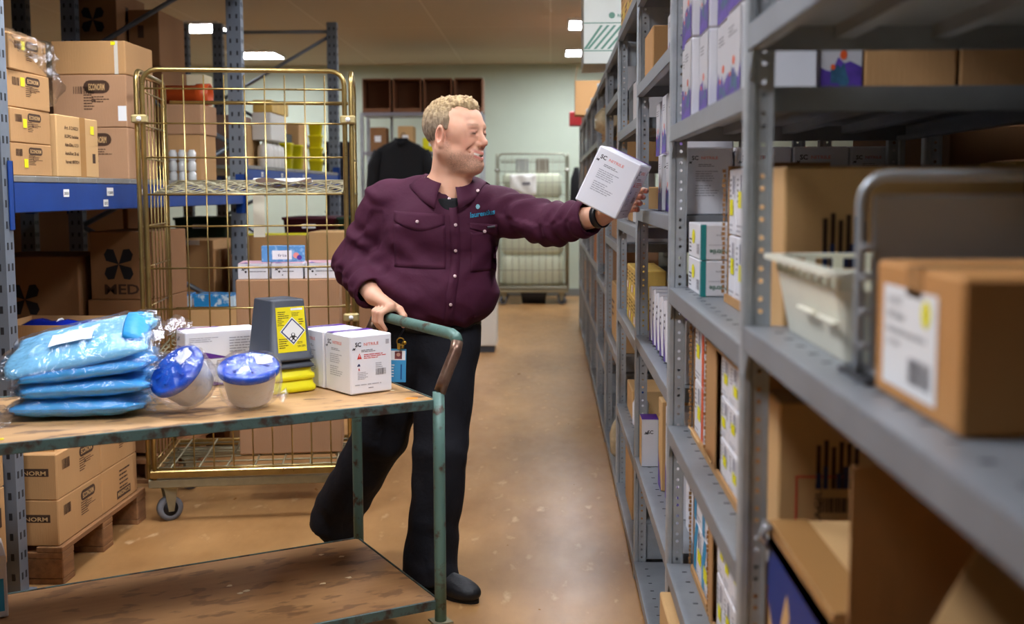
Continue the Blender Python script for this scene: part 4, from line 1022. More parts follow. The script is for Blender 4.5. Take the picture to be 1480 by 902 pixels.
for nm,z,m in (('deck',TZ,deck_mat('worn_plywood',(172,132,86),(194,154,106),(98,72,56))),('deck',.185,deck_mat('brown_plywood',(134,94,56),(162,120,76),(104,70,42)))):
    b=MB(); b.cbox(-TL+.006,-.006,.006,TW-.006,z-.014,z,.002); d=b.build(nm,[m],tro)
    b=MB(); s=.028
    b.cbox(-TL,0,-.002,.005,z-s,z+.003,.002); b.cbox(-TL,0,TW-.005,TW+.002,z-s,z+.003,.002); b.cbox(-TL,-TL+.005,.005,TW-.005,z-s,z+.003,.002); b.cbox(-.005,0,.005,TW-.005,z-s,z+.003,.002)
    b.box(-TL,0,.005,.03,z-s,z-s+.004); b.box(-TL,0,TW-.03,TW-.005,z-s,z-s+.004)
    b.build('deck_frame',[tedge],tro)
    r=random.Random(int(z*10)); b=MB()
    for i in range(7):
        x,y=(-.05-r.random()*.6,.08+r.random()*.55); k=.012
        b.prism([(x+k*math.cos(a)*r.uniform(.5,1.2),y+k*.8*math.sin(a)*r.uniform(.5,1.2)) for a in [2*PI*q/7 for q in range(7)]],z,z+.0006)
    b.build('paint_chip',[mat('pale_chip',(214,196,160),.7)],d)
if True:
    b=MB(); b.prism([(-.09,.06),(-.05,.05),(-.035,.075),(-.07,.085)],TZ,TZ+.0007); b.build('orange_smear',[mat('orange_smear',(222,138,44),.5)],tro)
for xe,sg in ((0,1),(-TL,-1)):
    for y0,y1 in ((0,TW),):
        pts=[(xe,.0,.13),(xe,0,.5),(xe,0,.80)]
        def bend(side):
            y=(0 if side==0 else TW); s=1 if side==0 else -1
            return [(xe+sg*.004,y,.845),(xe+sg*.016,y,.875),(xe+sg*.040,y+s*.002,.925),(xe+sg*.062,y+s*.006,.968),(xe+sg*.072,y+s*.014,.996),(xe+sg*.075,y+s*.032,1.008),(xe+sg*.075,y+s*.06,1.014)]
        for side in (0,1):
            y=0 if side==0 else TW
            b=MB(); b.tube([(xe,y,.11),(xe,y,.3),(xe,y,.6),(xe,y,.846)],.0185,14); b.build('leg',[tpaint],tro)
        A=bend(0); B=bend(1)[::-1]
        path=A+[(xe+sg*.075,.06+(TW-.12)*i/6,1.014) for i in range(1,6)]+B
        b=MB(); b.tube([(xe,0,.846)]+A[:5],.0187,14); b.build('handle_bend',[tworn],tro); b=MB(); b.tube([(xe,TW,.846)]+bend(1)[:5],.0187,14); b.build('handle_bend',[tworn],tro)
        b=MB(); b.tube(A[4:]+[(xe+sg*.075,.06+(TW-.12)*i/6,1.014) for i in range(1,6)]+B[:3],.0185,14); b.build('handle',[tpaint],tro)
        for y in (.0,TW):
            c=place('caster',MB().lathe([(.02,-.016),(.05,-.016),(.055,-.01),(.055,.01),(.05,.016),(.02,.016)],20,0,Matrix.Translation((xe,y,.056))@Matrix.Rotation(PI/2,4,'X')).mesh('caster',[rubber]),tro)
            b=MB(); b.box(xe-.02,xe+.02,y-.024,y-.018,.05,.118); b.box(xe-.02,xe+.02,y+.018,y+.024,.05,.118); b.box(xe-.03,xe+.03,y-.03,y+.03,.114,.12); b.build('caster_fork',[zinc],c)
# ---------- things on the upper deck
Zt=TZ+.0035
tp=Zt
def gown(label,loc,sx,sy,h,tilt,rz,seed,labelled=False):
    r=random.Random(seed); gm=mat('pale_blue_gown',(128,196,230),.55,var=.08,scale=7,bump=.5,bscale=14) if labelled else mat('light_blue_gown',(62,168,230),.55,var=.12,scale=7,bump=.5,bscale=14)
    n=40; rings=[]; L=17
    for i in range(L):
        t=-1+2*i/(L-1); rr_=max(0,(1-abs(t)**3.2))**.5; ring=[]
        for k in range(n):
            a=2*PI*k/n; c,s_=math.cos(a),math.sin(a)
            ex=abs(c)**.55*(1 if c>0 else -1); ez=abs(s_)**.9*(1 if s_>0 else -1)
            x=ex*sx/2*(.90+.1*rr_); z=h/2+ez*h/2*(.35+.65*rr_)*(1+.10*math.sin(7*t+seed)+.08*math.sin(11*ex+seed*2)); y=t*sy/2
            x+=.008*math.sin(9*t+seed+k)+.01*math.sin(4*t+seed*3); 
            ring.append((x,y,max(z,0)))
        rings.append(ring)
    b=MB(); b.loft(rings); o=b.build('gown_pack',[gm],None,loc,rz); o.rotation_euler=(tilt[0],tilt[1],rz); tag(o,label,'gown','blue gown packs')
    b=MB(); vs=[]
    rings2=[]
    for i,ring in enumerate(rings):
        rings2.append([((p[0])*1.05+r.uniform(-.006,.006),p[1]*1.06,h/2+(p[2]-h/2)*1.12+.004+r.uniform(-.004,.005)) for p in ring])
    rings2=[[(p[0],p[1],max(p[2],.0015)) for p in rg] for rg in rings2]
    b.loft(rings2); 
    # loose bag ends
    for sgn in (-1,1):
        nu,nv=10,6; vs=[]
        for a in range(nu):
            for c in range(nv):
                t=c/(nv-1); vs.append((sgn*(sx/2*.96+(.045 if sgn>0 else .07)*t*(.7+.3*math.sin(a*1.3+seed))),(-.5+a/(nu-1))*sy*(.8-.25*t),max(.003,h*.45+.010*math.sin(a*1.9+t*3+seed)*(1+t)-.02*t)))
        b.add(vs,[(i*nv+j,(i+1)*nv+j,(i+1)*nv+j+1,i*nv+j+1) for i in range(nu-1) for j in range(nv-1)],0,True)
    b.build('clear_bag',[film],o)
    if labelled:
        b=MB(); nn=6; vs=[]
        for i in range(nn):
            for j in range(nn):
                x=-.075+.12*i/(nn-1); y=-.06+.085*j/(nn-1); vs.append((x,y,0))
        me=bpy.data.meshes.new('paper_label')
        # drape the label on the pack's own upper surface
        P3=[Vector(p) for rg in rings for p in rg]
        out=[]
        for x,y,_ in vs:
            zz=max((p.z for p in P3 if (p.x-x)**2+(p.y-y)**2<.0016),default=h); out.append((x,y,zz+.012))
        me.from_pydata(out,[],[(i*nn+j,(i+1)*nn+j,(i+1)*nn+j+1,i*nn+j+1) for i in range(nn-1) for j in range(nn-1)]); me.materials.append(paper)
        for p in me.polygons: p.use_smooth=True
        place('paper_label',me,o)
        b=MB(); rg=[]
        for q in range(9):
            y=-.10+.2*q/8; e_=.012*math.sin(PI*q/8)
            e_*=.5; rg.append([(.200,y,h*.45),(.196,y,h*.72+e_),(.172,y*.9,h+.002+e_),(.138,y*.8,h+.012+e_),(.130,y*.8,h+.004+e_),(.155,y*.9,h*.8),(.188,y,h*.40)])
        b.loft(rg); b.build('folded_edge',[mat('mid_blue_gown',(44,150,214),.5,bump=.4,bscale=20)],o)
    return o
gown('blue gown pack in clear bag, bottom of the pile on the trolley',(-1.365,3.17,Zt+.003),.35,.30,.052,(0,0),.18,1)
gown('blue gown pack in clear bag, second from the bottom of the pile',(-1.35,3.18,Zt+.057),.36,.31,.052,(0,-.04),.20,2)
gown('blue gown pack in clear bag, third from the bottom of the pile',(-1.345,3.18,Zt+.110),.35,.30,.050,(.03,-.10),.2,3)
gown('pale blue gown pack with white paper label, on top of the pile',(-1.365,3.17,Zt+.170),.40,.27,.052,(.30,-.20),.2,4,True)
def film_scrap(label,loc,seed,sx,sy,sz,rz=0):
    r=random.Random(seed); nu,nv=12,9; vs=[]
    for a in range(nu):
        for c in range(nv):
            u,v=a/(nu-1)-.5,c/(nv-1)-.5; vs.append((u*sx+r.uniform(-.008,.008),v*sy+r.uniform(-.008,.008),sz*(.5+.5*math.sin(5*u+seed))*(1-2*abs(v))+r.uniform(0,.014)))
    b=MB(); b.add(vs,[(i*nv+j,(i+1)*nv+j,(i+1)*nv+j+1,i*nv+j+1) for i in range(nu-1) for j in range(nv-1)],0,True)
    return tag(b.build('film_scrap',[film],None,loc,rz),label,'film')
film_scrap('crumpled clear film lying at the left end of the trolley deck',(-1.56,2.98,Zt+.001),3,.14,.2,.07,.3)
film_scrap('loose clear film rising behind the top gown pack',(-1.19,3.37,Zt+.20),7,.16,.12,.05,.25)
b=MB(); b.cbox(-.016,.016,-.004,.004,0,.004,.001); tag(b.build('yellow_sticker_strip',[yelp],None,tuple(tw(-1.235,.045,Zt+.0)),.45),'small yellow sticker strip on the front edge of the upper deck','sticker')
bluel=mat('blue_lid_plastic',(26,82,190),.22,spec=.6,bump=.25,bscale=30)
transl=mat('frosted_plastic',(238,241,245),.35,trans=.06,spec=.5)
def bucket(label,loc,rot,k=.083,h=.10):
    e=empty('lidded_bucket',label,'bucket',loc,0,'blue lidded buckets'); e.rotation_euler=rot
    b=MB(); b.lathe([(k*.70,0),(k*.76,.008),(k*.93,h*.82),(k*.96,h*.83),(k*.96,h*.9)],32); b.build('body',[transl],e)
    b=MB(); b.lathe([(k*1.03,h*.84),(k*1.05,h*.86),(k*1.05,h*1.0),(k*1.0,h*1.05),(k*.9,h*1.06),(k*.82,h*1.0),(k*.76,h*1.02),(k*.5,h*1.10),(k*.2,h*1.14),(k*.001,h*1.15)],32); lid=b.build('lid',[bluel],e)
    b=MB()
    for i in range(6):
        a=i*PI/3; b.cbox(k*.25,k*.72,-.006,.006,h*1.06,h*1.13,.002,M=Matrix.Rotation(a,4,'Z'))
    b.build('lid_rib',[bluel],lid)
    b=MB(); b.box(k*.25,k*.8,-k*.28,k*.28,h*1.155,h*1.16,M=Matrix.Rotation(.4,4,'Z')); b.build('paper_label',[paper],e)
    r=random.Random(int(loc[0]*-100)); n=28
    rg=[]
    for rad,z in ((k*.4,-.003),(k*.85,-.003),(k*1.0,.02),(k*1.06,h*.5),(k*1.09,h*.95),(k*1.03,h*1.12),(k*.7,h*1.2),(k*.2,h*1.22)):
        rg.append([(rad*(1+r.uniform(-.05,.06))*math.cos(2*PI*q/n),rad*(1+r.uniform(-.05,.06))*math.sin(2*PI*q/n),max(z+r.uniform(-.006,.006),-.003)) for q in range(n)])
    b=MB(); b.loft(rg)
    b.add([(k*1.0,-.03,.03),(k*1.30,-.06,.02),(k*1.25,.03,.0),(k*1.0,.04,.01),(k*1.3,-.01,.05)],[(0,1,4),(1,2,4),(2,3,4),(3,0,4)],0,True)
    b.build('clear_bag',[film],e)
    return e
B1=bucket('clear bucket with blue lid in plastic bag, tipped over beside the gowns',(-1.045,3.20,Zt+.043),(.62,-.55,.0),.085,.10)
B2=bucket('clear bucket with blue lid in plastic bag, upright before the sharps bin',(-.895,3.235,Zt+.016),(.30,.05,0),.086,.105)
def settle(e,z):
    bpy.context.view_layer.update(); lo=9
    for o in [e]+list(e.children_recursive):
        if o.type=='MESH': lo=min(lo,min((o.matrix_world@v.co).z for v in o.data.vertices))
    e.location.z+=z-lo
settle(B1,Zt); settle(B2,Zt)
# sharps bins: two yellow ones and grey ones upside down
def skirt(label,loc,m,k0,k1,h,grp,rz):
    b=MB(); asp=1.15
    b.loft([rr(k0*.97,k0*asp*.97,.02,h),rr(k0,k0*asp,.02,h-.003),rr(k0*1.01,k0*asp*1.01,.02,h*.62),rr(k1,k1*asp,.024,h*.42),rr(k1*1.005,k1*asp*1.005,.024,h*.1),rr(k1*.96,k1*asp*.96,.022,0)][::-1]); return tag(b.build('yellow_container',[m],None,loc,rz),label,'container',grp)
sx,sy=-.874,3.535
skirt('yellow bin lid lying on the trolley deck, lower of two',(sx,sy,Zt),yelp,.075,.082,.038,'yellow bin lids',.70)
skirt('yellow bin lid directly under the dark grey bin',(sx,sy,Zt+.0385),yelp,.071,.080,.036,'yellow bin lids',.70)
def sbin(label,z,full):
    b=MB(); asp=1.15; k=.076; kt=.059 if full else .072; h=.195 if full else .024
    b.loft([rr(k*.97,k*asp*.97,.018,0),rr(k*1.06,k*asp*1.06,.02,.002),rr(k*1.06,k*asp*1.06,.02,.009),rr(k*1.0,k*asp,.02,.013),rr(kt,kt*asp,.014,h-.004),rr(kt*.96,kt*asp*.96,.012,h)])
    o=b.build('sharps_bin',[dkgrey],None,(sx-.004,sy,z),.70); tag(o,label,'bin','dark grey sharps bins'); return o
z0=Zt+.0755
sbin('dark grey bin rim, lower of the two nested upside down',z0,False)
sb=sbin('dark grey tapered bin upside down with yellow hazard label',z0+.0245,True)
p=Print(); W,Hh=.088,.126
p.rect(-W/2,0,W,Hh,mat('label_yellow',(242,226,30),.45))
c=(0.004,.058); d=.038
p.poly([(c[0]-d*1.05,c[1]),(c[0],c[1]-d*1.05),(c[0]+d*1.05,c[1]),(c[0],c[1]+d*1.05)],paper,.0003)
p.poly([(c[0]-d*.96,c[1]),(c[0],c[1]-d*.96),(c[0]+d*.96,c[1]),(c[0],c[1]+d*.96)],inknavy,.0006)
p.poly([(c[0]-d*.84,c[1]),(c[0],c[1]-d*.84),(c[0]+d*.84,c[1]),(c[0],c[1]+d*.84)],paper,.0009)
for a in (PI/2,PI/2+2*PI/3,PI/2+4*PI/3):
    cx,cy=c[0]+.0065*math.cos(a),c[1]-.017+.0065*math.sin(a); p.disc(cx,cy,.0062,ink,.0012); p.disc(cx+.0015*math.cos(a),cy+.0015*math.sin(a),.0038,paper,.0015)
p.lines(-.038,.095,.034,.022,4,ink,seed=3); p.lines(-.04,.075,.02,.02,4,inkb,seed=4); p.rect(.002,.116,.036,.006,paper,.0003); p.lines(.004,.100,.034,.012,3,inkb,seed=7); p.lines(.024,.075,.016,.02,3,inkb,seed=5)
p.lines(-.04,.012,.03,.03,5,inkb,seed=6); p.text('UN 3291',.016,.012,.008,ink,True,width=.024); p.lines(.016,.022,.024,.008,2,ink,seed=8)
me=bpy.data.meshes.new('hazard_label'); me.from_pydata([(v[0],-v[2],v[1]) for v in p.v],[],p.f)
for m in p.mats: me.materials.append(m)
me.polygons.foreach_set('material_index',p.m); hl=place('hazard_label',me,sb,(.002,-.0868,.030)); hl.scale=(1.14,1,1.14); hl.rotation_euler=(-math.atan2((.076-.059)*1.15,.178),0,0)
# white glove boxes
def gbox(label,loc,s,rz,grp,kind):
    o=carton(label,loc,s,rz,white,'glove_box','box',grp)
    if kind=='long':
        p=Print(); w,h=s[0],s[2]; p.poly([(0,0),(.52*w,0),(.52*w,.04*h),(0,.42*h)],purple); p.lines(.05*w,.62*h,.40*w,.2*h,3,inkl); p.lines(.58*w,.2*h,.38*w,.6*h,6,inkl)
        put_print(o,s,'-y',p); q=Print(); q.logo(.02,.055,.016); q.text('SC',.035,.058,.016,ink,True); q.text('NITRILE',.05,.03,.01,inkp,True); q.lines(.03,.03,.08,.012,2,inkg); q.disc(.05,.015,.003,inkg); put_print(o,s,'-x',q)
        t=Print(); t.poly([(0,s[1]),(0,s[1]-.05),(.05,s[1]-.02),(.14,s[1]-.02),(.14,s[1])],purple); t.rect(.06,s[1]-.018,.05,.008,inkp,.0003); put_print(o,s,'top',t)
    else:
        put_print(o,s,'-y',sc_print(s[0],s[2],False,True)); put_print(o,s,'-x',sc_print(s[1],s[2]))
        t=Print(); t.rect(0,s[1]-.05,s[0],.04,purple); t.lines(.02,s[1]-.046,.1,.03,2,inkl); put_print(o,s,'top',t)
    return o
for i in range(2):
    c=tw(-.515+.003*i,.655,Zt+i*.0905); gbox(f'white glove box with purple wedge behind the buckets, {("lower","upper")[i]} one',tuple(c),(.25,.125,.09),TA+(.0,.02)[i],'purple wedge glove boxes','long')
R=math.radians(40); cR_,sR_=math.cos(R),math.sin(R)
for i,t in enumerate(('white square glove box with red warning triangle at the deck corner','white square glove box behind the one with the warning triangle')):
    lx_,ly_=.077-.006*i,.082+i*.1645; gbox(t,(-.627+lx_*cR_-ly_*sR_,3.413+lx_*sR_+ly_*cR_,Zt),(.152,.162,.187),R,None,'sq')
# carton standing at the left of the lower deck
s=(.11,.2,.19); carton('grey and blue carton at the left end of the lower deck',tuple(tw(-1.255,.60,.1885)),s,TA,white_g,'shipping_carton','box',None,None,(('-y',Print().rect(.02,.02,.08,.1,bluepr),'printing'),('+x',Print().rect(.02,.02,.08,.1,bluepr),'printing')))
# ------------------------------------------------------------------ wire roll cages
def arch(b,W,H,z0,r,seg=10,rc=.06):
    pts=[(0,0,z0),(0,0,H*.5),(0,0,H-rc)]+[(rc-rc*math.cos(a),0,H-rc+rc*math.sin(a)) for a in (PI/8,PI/4,3*PI/8,PI/2)]+[(W*.5,0,H)]+[(W-rc+rc*math.sin(a),0,H-rc+rc*math.cos(a)) for a in (0,PI/8,PI/4,3*PI/8,PI/2)]+[(W,0,H*.5),(W,0,z0)]
    b.tube(pts,r,seg)
def wire_panel(W,H,z0,bars,n,r=.0032,tr=.0105):
    b=MB(); arch(b,W,H,z0,tr)
    fr=b; w=MB()
    for z in bars: w.tube([(0,0,z),(W,0,z)],r*1.25,6)
    for i in range(n):
        x=W*(i+1)/(n+1); w.tube([(x,0,z0+.02),(x,0,H-.02)],r,6)
    return fr,w
def caster(e,x,y,R=.056,ang=0):
    c=place('caster',MB().lathe([(.012,-.015),(R*.62,-.015),(R*.66,-.017),(R,-.014),(R,.014),(R*.66,.017),(R*.62,.015),(.012,.015)],24,0,Matrix.Translation((x,y,R))@Matrix.Rotation(ang,4,'Z')@Matrix.Rotation(PI/2,4,'X')).mesh('caster',[rubber]),e)
    b=MB(); M=Matrix.Translation((x,y,0))@Matrix.Rotation(ang,4,'Z')
    for s in(-1,1):
        b.add([M@Vector(v) for v in ((-.012,s*.021,R-.012),(.012,s*.021,R-.012),(.03,s*.021,.15),(-.03,s*.021,.15),(-.012,s*.025,R-.012),(.012,s*.025,R-.012),(.03,s*.025,.15),(-.03,s*.025,.15))],[(0,1,2,3),(7,6,5,4),(0,4,5,1),(1,5,6,2),(2,6,7,3),(3,7,4,0)])
    b.box(-.035,.035,-.03,.03,.15,.156,M=M); b.build('fork',[zinc],c)
    b=MB(); b.lathe([(R*.60,-.0155),(R*.60,.0155)],20,0,Matrix.Translation((x,y,R))@Matrix.Rotation(ang,4,'Z')@Matrix.Rotation(PI/2,4,'X')); b.build('hub',[blackp],c)
    return c
def cage(label,loc,rz,W,D,H,shelf=True,m=None,dm=None):
    m=m or brass; e=empty('roll_cage',label,'cage',loc,rz,None)
    z0=.20; bars=[1.905,1.757,1.611,1.452,1.314,1.132,.954,.739,.46,.245]
    bars=[z*H/1.985 for z in bars]
    fr,w=wire_panel(W,H,z0,bars,9); g=fr.build('front_gate',[m],e); w.build('wire_grid',[m],g)
    for nm,x in (('side_panel',0.0),('side_panel',W)):
        fr,w=wire_panel(D,H,z0,bars,7)
        M=Matrix.Translation((x-(.028 if x==0 else -.028),.012,0))@Matrix.Rotation(PI/2,4,'Z')
        for q in (fr,w): q.v=[tuple(M@Vector(v)) for v in q.v]
        g=fr.build(nm,[m],e); w.build('wire_grid',[m],g)
    b=MB(); b.tube([(0,D,H-.09),(W,D,H-.09)],.009,8); b.build('rear_bar',[m],e); b=MB(); b.tube([(0,D,H*.45),(W,D,H*.45)],.006,8); b.build('rear_bar',[m],e)
    for x in (-.014,W+.014):
        for z in (1.775,.905):
            b=MB(); b.cbox(x-.034,x+.034,-.02,.016,z*H/1.985-.018,z*H/1.985+.018,.006); k=b.build('hinge_clamp',[dm or mat('dull_gold_cast',(190,172,120),.45,.5)],e)
            b=MB(); b.lathe([(.0105,0),(.0105,.004)],14,0,Matrix.Translation((x,-.02,z*H/1.985))@Matrix.Rotation(PI/2,4,'X')); b.build('bolt',[paper],k)
    b=MB()      # base
    b.cbox(-.02,W+.02,-.012,.012,.205,.238,.004,0); b.cbox(-.02,W+.02,D-.012,D+.012,.205,.238,.004); b.cbox(-.02,.004,.012,D-.012,.205,.238,.003); b.cbox(W-.004,W+.02,.012,D-.012,.205,.238,.003)
    b.build('base_frame',[m],e)
    b=MB()
    for i in range(6): b.tube([(.0,.02+(D-.04)*(i+.5)/6,.232),(W,.02+(D-.04)*(i+.5)/6,.232)],.004,6)
    for i in range(7): x=W*(i+.5)/7; b.tube([(x,.01,.238),(x,D*.5,.236),(x,D-.01,.238)],.0045,6)
    b.build('base_grid',[zinc],e)
    b=MB(); b.cbox(-.03,W+.03,.0,.03,.158,.196,.004); b.cbox(-.03,W+.03,D-.03,D,.158,.196,.004); b.box(-.03,0,.03,D-.03,.158,.19); b.box(W,W+.03,.03,D-.03,.158,.19); b.build('chassis',[zinc],e)
    for x in (.05,W-.05):
        for y in (.05,D-.05): caster(e,x,y,.056,.5 if x<.4 else -.3)
    return e
CA=math.radians(8.8); CO=Vector((-1.745,4.735,0)); CWd,CD=.855,.63
cg=cage('golden wire roll cage behind the trolley, loaded with a brown carton',CO,CA,CWd,CD,1.985)
def cw(x,y,z): return (CO.x+x*math.cos(CA)-y*math.sin(CA),CO.y+x*math.sin(CA)+y*math.cos(CA),z)
def wire_shelf(e,x0,x1,y0,y1,z0,z1,n,nm='wire_shelf'):
    b=MB(); 
    for i in range(n):
        t=(i+.5)/n; y=y0+(y1-y0)*t; z=z0+(z1-z0)*t
        b.tube([(x0+(x1-x0)*k/24,y,z+.006*math.sin(k*2.1+i*1.5)) for k in range(25)],.0035,6)
    for k in range(6): x=x0+(x1-x0)*(k+.5)/6; b.tube([(x,y0,z0+.0),(x,y1,z1)],.004,6)
    b.tube([(x0,y0,z0-.004),(x1,y0,z0-.004)],.007,8); b.tube([(x0,y1,z1),(x1,y1,z1)],.006,8); b.tube([(x0,y0,z0),(x0,y1,z1)],.005,6); b.tube([(x1,y0,z0),(x1,y1,z1)],.005,6)
    return b.build(nm,[zinc],e)
wire_shelf(cg,.03,CWd-.02,.03,CD-.03,1.458,1.515,9)
wire_shelf(cg,.02,.28,.03,CD-.05,.75,.80,7)
# in the cage
s=(.47,.34,.815); bc=carton('large plain brown carton standing in the golden wire cage',cw(.575,.40,.2445),s,CA,card_p,'shipping_carton','box')
b=MB(); b.box(-.235,.235,-.002,.002,0,.0); 
for i in range(3):
    s=(.143,.22,.072); o=carton(f'white glove box with dark emblem on the cage carton, {("left","middle","right")[i]} one',cw(.42+i*.152,.37,1.0605),s,CA,white,'glove_box','box','glove boxes on the cage carton')
    put_print(o,s,'-y',Print().logo(.016,.042,.018).text('SC',.03,.046,.018,ink,True).disc(.035,.034,.005,ink).text('NITRILE',.055,.052,.011,inkp,True).lines(.05,.033,.085,.010,1,inkg,seed=i).disc(.05,.018,.003,ink))
    t=Print(); t.rect(.0,.0,.143,.22,mat('pinkish_print',(226,180,190),.5)); t.poly([(0,.02),(.05,.0),(.03,.08)],violet,.0003); put_print(o,s,'top',t)
s=(.20,.08,.075); o=carton('flat blue patterned pack lying on the white boxes in the cage',cw(.545,.395,1.1335),s,CA+.05,mat('sky_blue_print',(92,152,206),.4,scale=40,col2=(150,190,224),thr=(.5,.6)),'wipes_pack','pack')
put_print(o,s,'-y',Print().rect(.05,.012,.09,.042,paper).text('fris',.075,.025,.018,inknavy,width=.04).disc(.16,.03,.014,inkp).disc(.175,.02,.012,violet,.0006))
b=MB(); nu=10; b.add([(-.13+.26*i/9,-.08+.16*j/5,.01*math.sin(i*.8+j)+.012) for i in range(10) for j in range(6)],[(i*6+j,(i+1)*6+j,(i+1)*6+j+1,i*6+j+1) for i in range(9) for j in range(5)],0,True)
tag(b.build('paper_sheet',[paper],None,cw(.56,.30,1.505),CA),'white paper sheet lying on the upper wire shelf of the cage','paper')
b=MB(); b.add([(-.028+.056*j,.004*math.sin(i*1.2),-.215*i/8) for i in range(9) for j in range(2)],[(2*i,2*i+1,2*i+3,2*i+2) for i in range(8)],0,True); b.add([(-.028+.056*j,.003+.004*math.sin(i*1.2),-.215*i/8) for i in range(9) for j in range(2)],[(2*i+2,2*i+3,2*i+1,2*i) for i in range(8)],0,True)
tag(b.build('hanging_paper',[mat('cream_sheet',(214,208,184),.7)],None,cw(.41,CD+.01,1.455),CA),'cream paper strip hanging from the rear of the upper cage shelf','paper')
b=MB(); b.cbox(-.07,.07,-.1,.1,0,.02,.004); tag(b.build('paper_stack',[paper],None,cw(.14,.38,.80),CA),'white paper stack on the small lower cage shelf','paper')
# blue packs behind the cage on a tan carton
carton('tan carton behind the cage with blue packs on top',(-2.0,6.26,.1445),(.62,.5,.68),0,card_l,'shipping_carton','box')
for i in range(2):
    s=(.24,.16,.07); o=carton(f'glossy blue white pack on the tan carton behind the cage, {("left","right")[i]} one',(-2.13+i*.275,6.13,.826),s,.15-.3*i,mat('glossy_blue_pack',(40,140,206),.15,spec=.7,scale=12,col2=(196,222,236),thr=(.55,.6)),'wipes_pack','pack','glossy blue packs')
# far roll cage by the green wall
wz=mat('weathered_zinc_wire',(150,150,132),.45,.6)
fc=cage('dull wire roll cage against the green wall, full of pale bags',(-.665,14.25,0),0,.865,.6,1.94,True,wz,wz)
palebag=mat('pale_green_bag',(206,212,184),.6,var=.06,scale=3,bump=.3,bscale=6)
for i,(x,z,w,h,t) in enumerate(((.43,.246,.80,.40,'lowest'),(.43,.648,.80,.38,'second'),(.43,1.03,.78,.36,'third'),(.43,1.392,.76,.30,'topmost'))):
    b=MB(); b.loft([[(p[0],p[1],zz) for p in rr(w/2*k,.24*k,.06,0)] for zz,k in ((0,.92),(h*.12,1),(h*.5,.985),(h*.88,1),(h,.9))]); tag(b.build('laundry_bag',[palebag],None,(-.665+x,14.56,z)),f'pale green bag filling the far wire cage, {t} of four','bag','pale bags in the far cage')
for i,(x,t) in enumerate(((.30,'left'),(.56,'right'))):
    b=MB(); b.cbox(-.085,.085,-.01,.01,0,.2,.004); tag(b.build('grey_panel',[(mat('mid_grey_card',(150,152,146),.6),mat('taupe_card',(120,112,98),.6))[i]],None,(-.665+x,14.44,1.685)),f'grey card in the top of the far cage, {t} one','card','grey cards in the far cage')
b=MB(); b.add([(-.17+.34*i/9,-.02+.01*math.sin(i*1.3+j*.9),-.25+.25*j/6+.03*math.sin(i*.7)*(1-j/6)) for i in range(10) for j in range(7)],[(i*7+j,(i+1)*7+j,(i+1)*7+j+1,i*7+j+1) for i in range(9) for j in range(6)],0,True)
o=b.build('plastic_sleeve',[mat('white_sleeve',(232,232,224),.35)],None,(-.35,14.232,1.68)); sm=o.modifiers.new('thick','SOLIDIFY'); sm.thickness=.006; tag(o,'white plastic sleeve hung on the front of the far cage','sleeve')
b=MB(); b.box(-.05,.05,-.001,0,-.02,.02); b.build('dark_print',[inkg],o,(.04,-.034,-.12))
b=MB(); b.loft([rr(.15,.15,.03,0),rr(.17,.17,.03,.15),rr(.16,.16,.03,.17)]); tag(b.build('black_tray',[blackp],None,(-.22,14.55,0.001)),'black tray on the floor under the far cage','tray')
b=MB(); b.loft([[(p[0],p[1],zz) for p in rr(.09*k,.05*k,.03,0)] for zz,k in ((0,.6),(.25,1),(.6,.8),(.75,.3))]); tag(b.build('dark_sack',[blackc],None,(.335,14.45,1.02)),'dark sack hanging beside the far wire cage','sack')
# ------------------------------------------------------------------ shelf unit by the back wall, coat, brown bins, cabinet
su=empty('shelf_unit','light metal shelf unit by the green wall holding brown bins on top','shelving',(-2.26,13.2,0))
SW=1.46
for x in (0,SW-.04):
    for y in (0,.46): b=MB(); b.cbox(x,x+.04,y,y+.04,0,2.40,.004); b.build('post',[steel],su)
for z in (.12,.55,1.0,1.45,1.9,2.36): b=MB(); b.cbox(.04,SW-.04,.0,.5,z,z+.04,.003); b.build('shelf',[steel_w],su)
for k,x in enumerate((.3,.95)): b=MB(); b.cbox(x,x+.03,.44,.47,.16,2.36,.003); b.build('back_strut',[steel],su)
rs=random.Random(9); cols=[white_g,midgry,card_d,yelp,dkgrey,w2,card_l]
n=0
for z,nm in ((.161,'bottom'),(.591,'second'),(1.041,'third'),(1.491,'fourth'),(1.941,'top inner')):
    for i in range(4):
        w=rs.uniform(.16,.26); h=rs.uniform(.15,.32); m=cols[(i*3+n)%7]; mn=('pale','grey','dark brown','yellow','charcoal','white','tan')[(i*3+n)%7]
        o=carton(f'{mn} storage box on the {nm} shelf of far unit, {("first","second","third","fourth")[i]} from left',(-2.26+.2+i*.33,13.42,z),(w,.3,h),0,m,'storage_box','box'); put_print(o,(w,.3,h),'-y',Print().rect(w*.3,h*.4,w*.4,h*.25,paper)); n+=1
for i in range(4):
    s=(.335,.36,.40); x=-2.235+.17+i*.365; b=MB(); t=.012; W,D,Hh=s
    b.box(-W/2,W/2,-D/2,D/2,0,t); b.box(-W/2,W/2,-D/2,D/2,Hh-t,Hh); b.box(-W/2,-W/2+t,-D/2,D/2,t,Hh-t); b.box(W/2-t,W/2,-D/2,D/2,t,Hh-t); b.box(-W/2+t,W/2-t,D/2-t,D/2,t,Hh-t); b.box(-W/2+t,W/2-t,-D/2,-D/2+.006,t,.05)
    tag(b.build('open_bin',[mat('brown_fibreboard',(128,84,54),.75,var=.08,scale=4)],None,(x,13.42,2.401)),f'brown open-front bin on the shelf unit top, {("leftmost","second from left","third from left","rightmost")[i]}','bin','brown open bins')
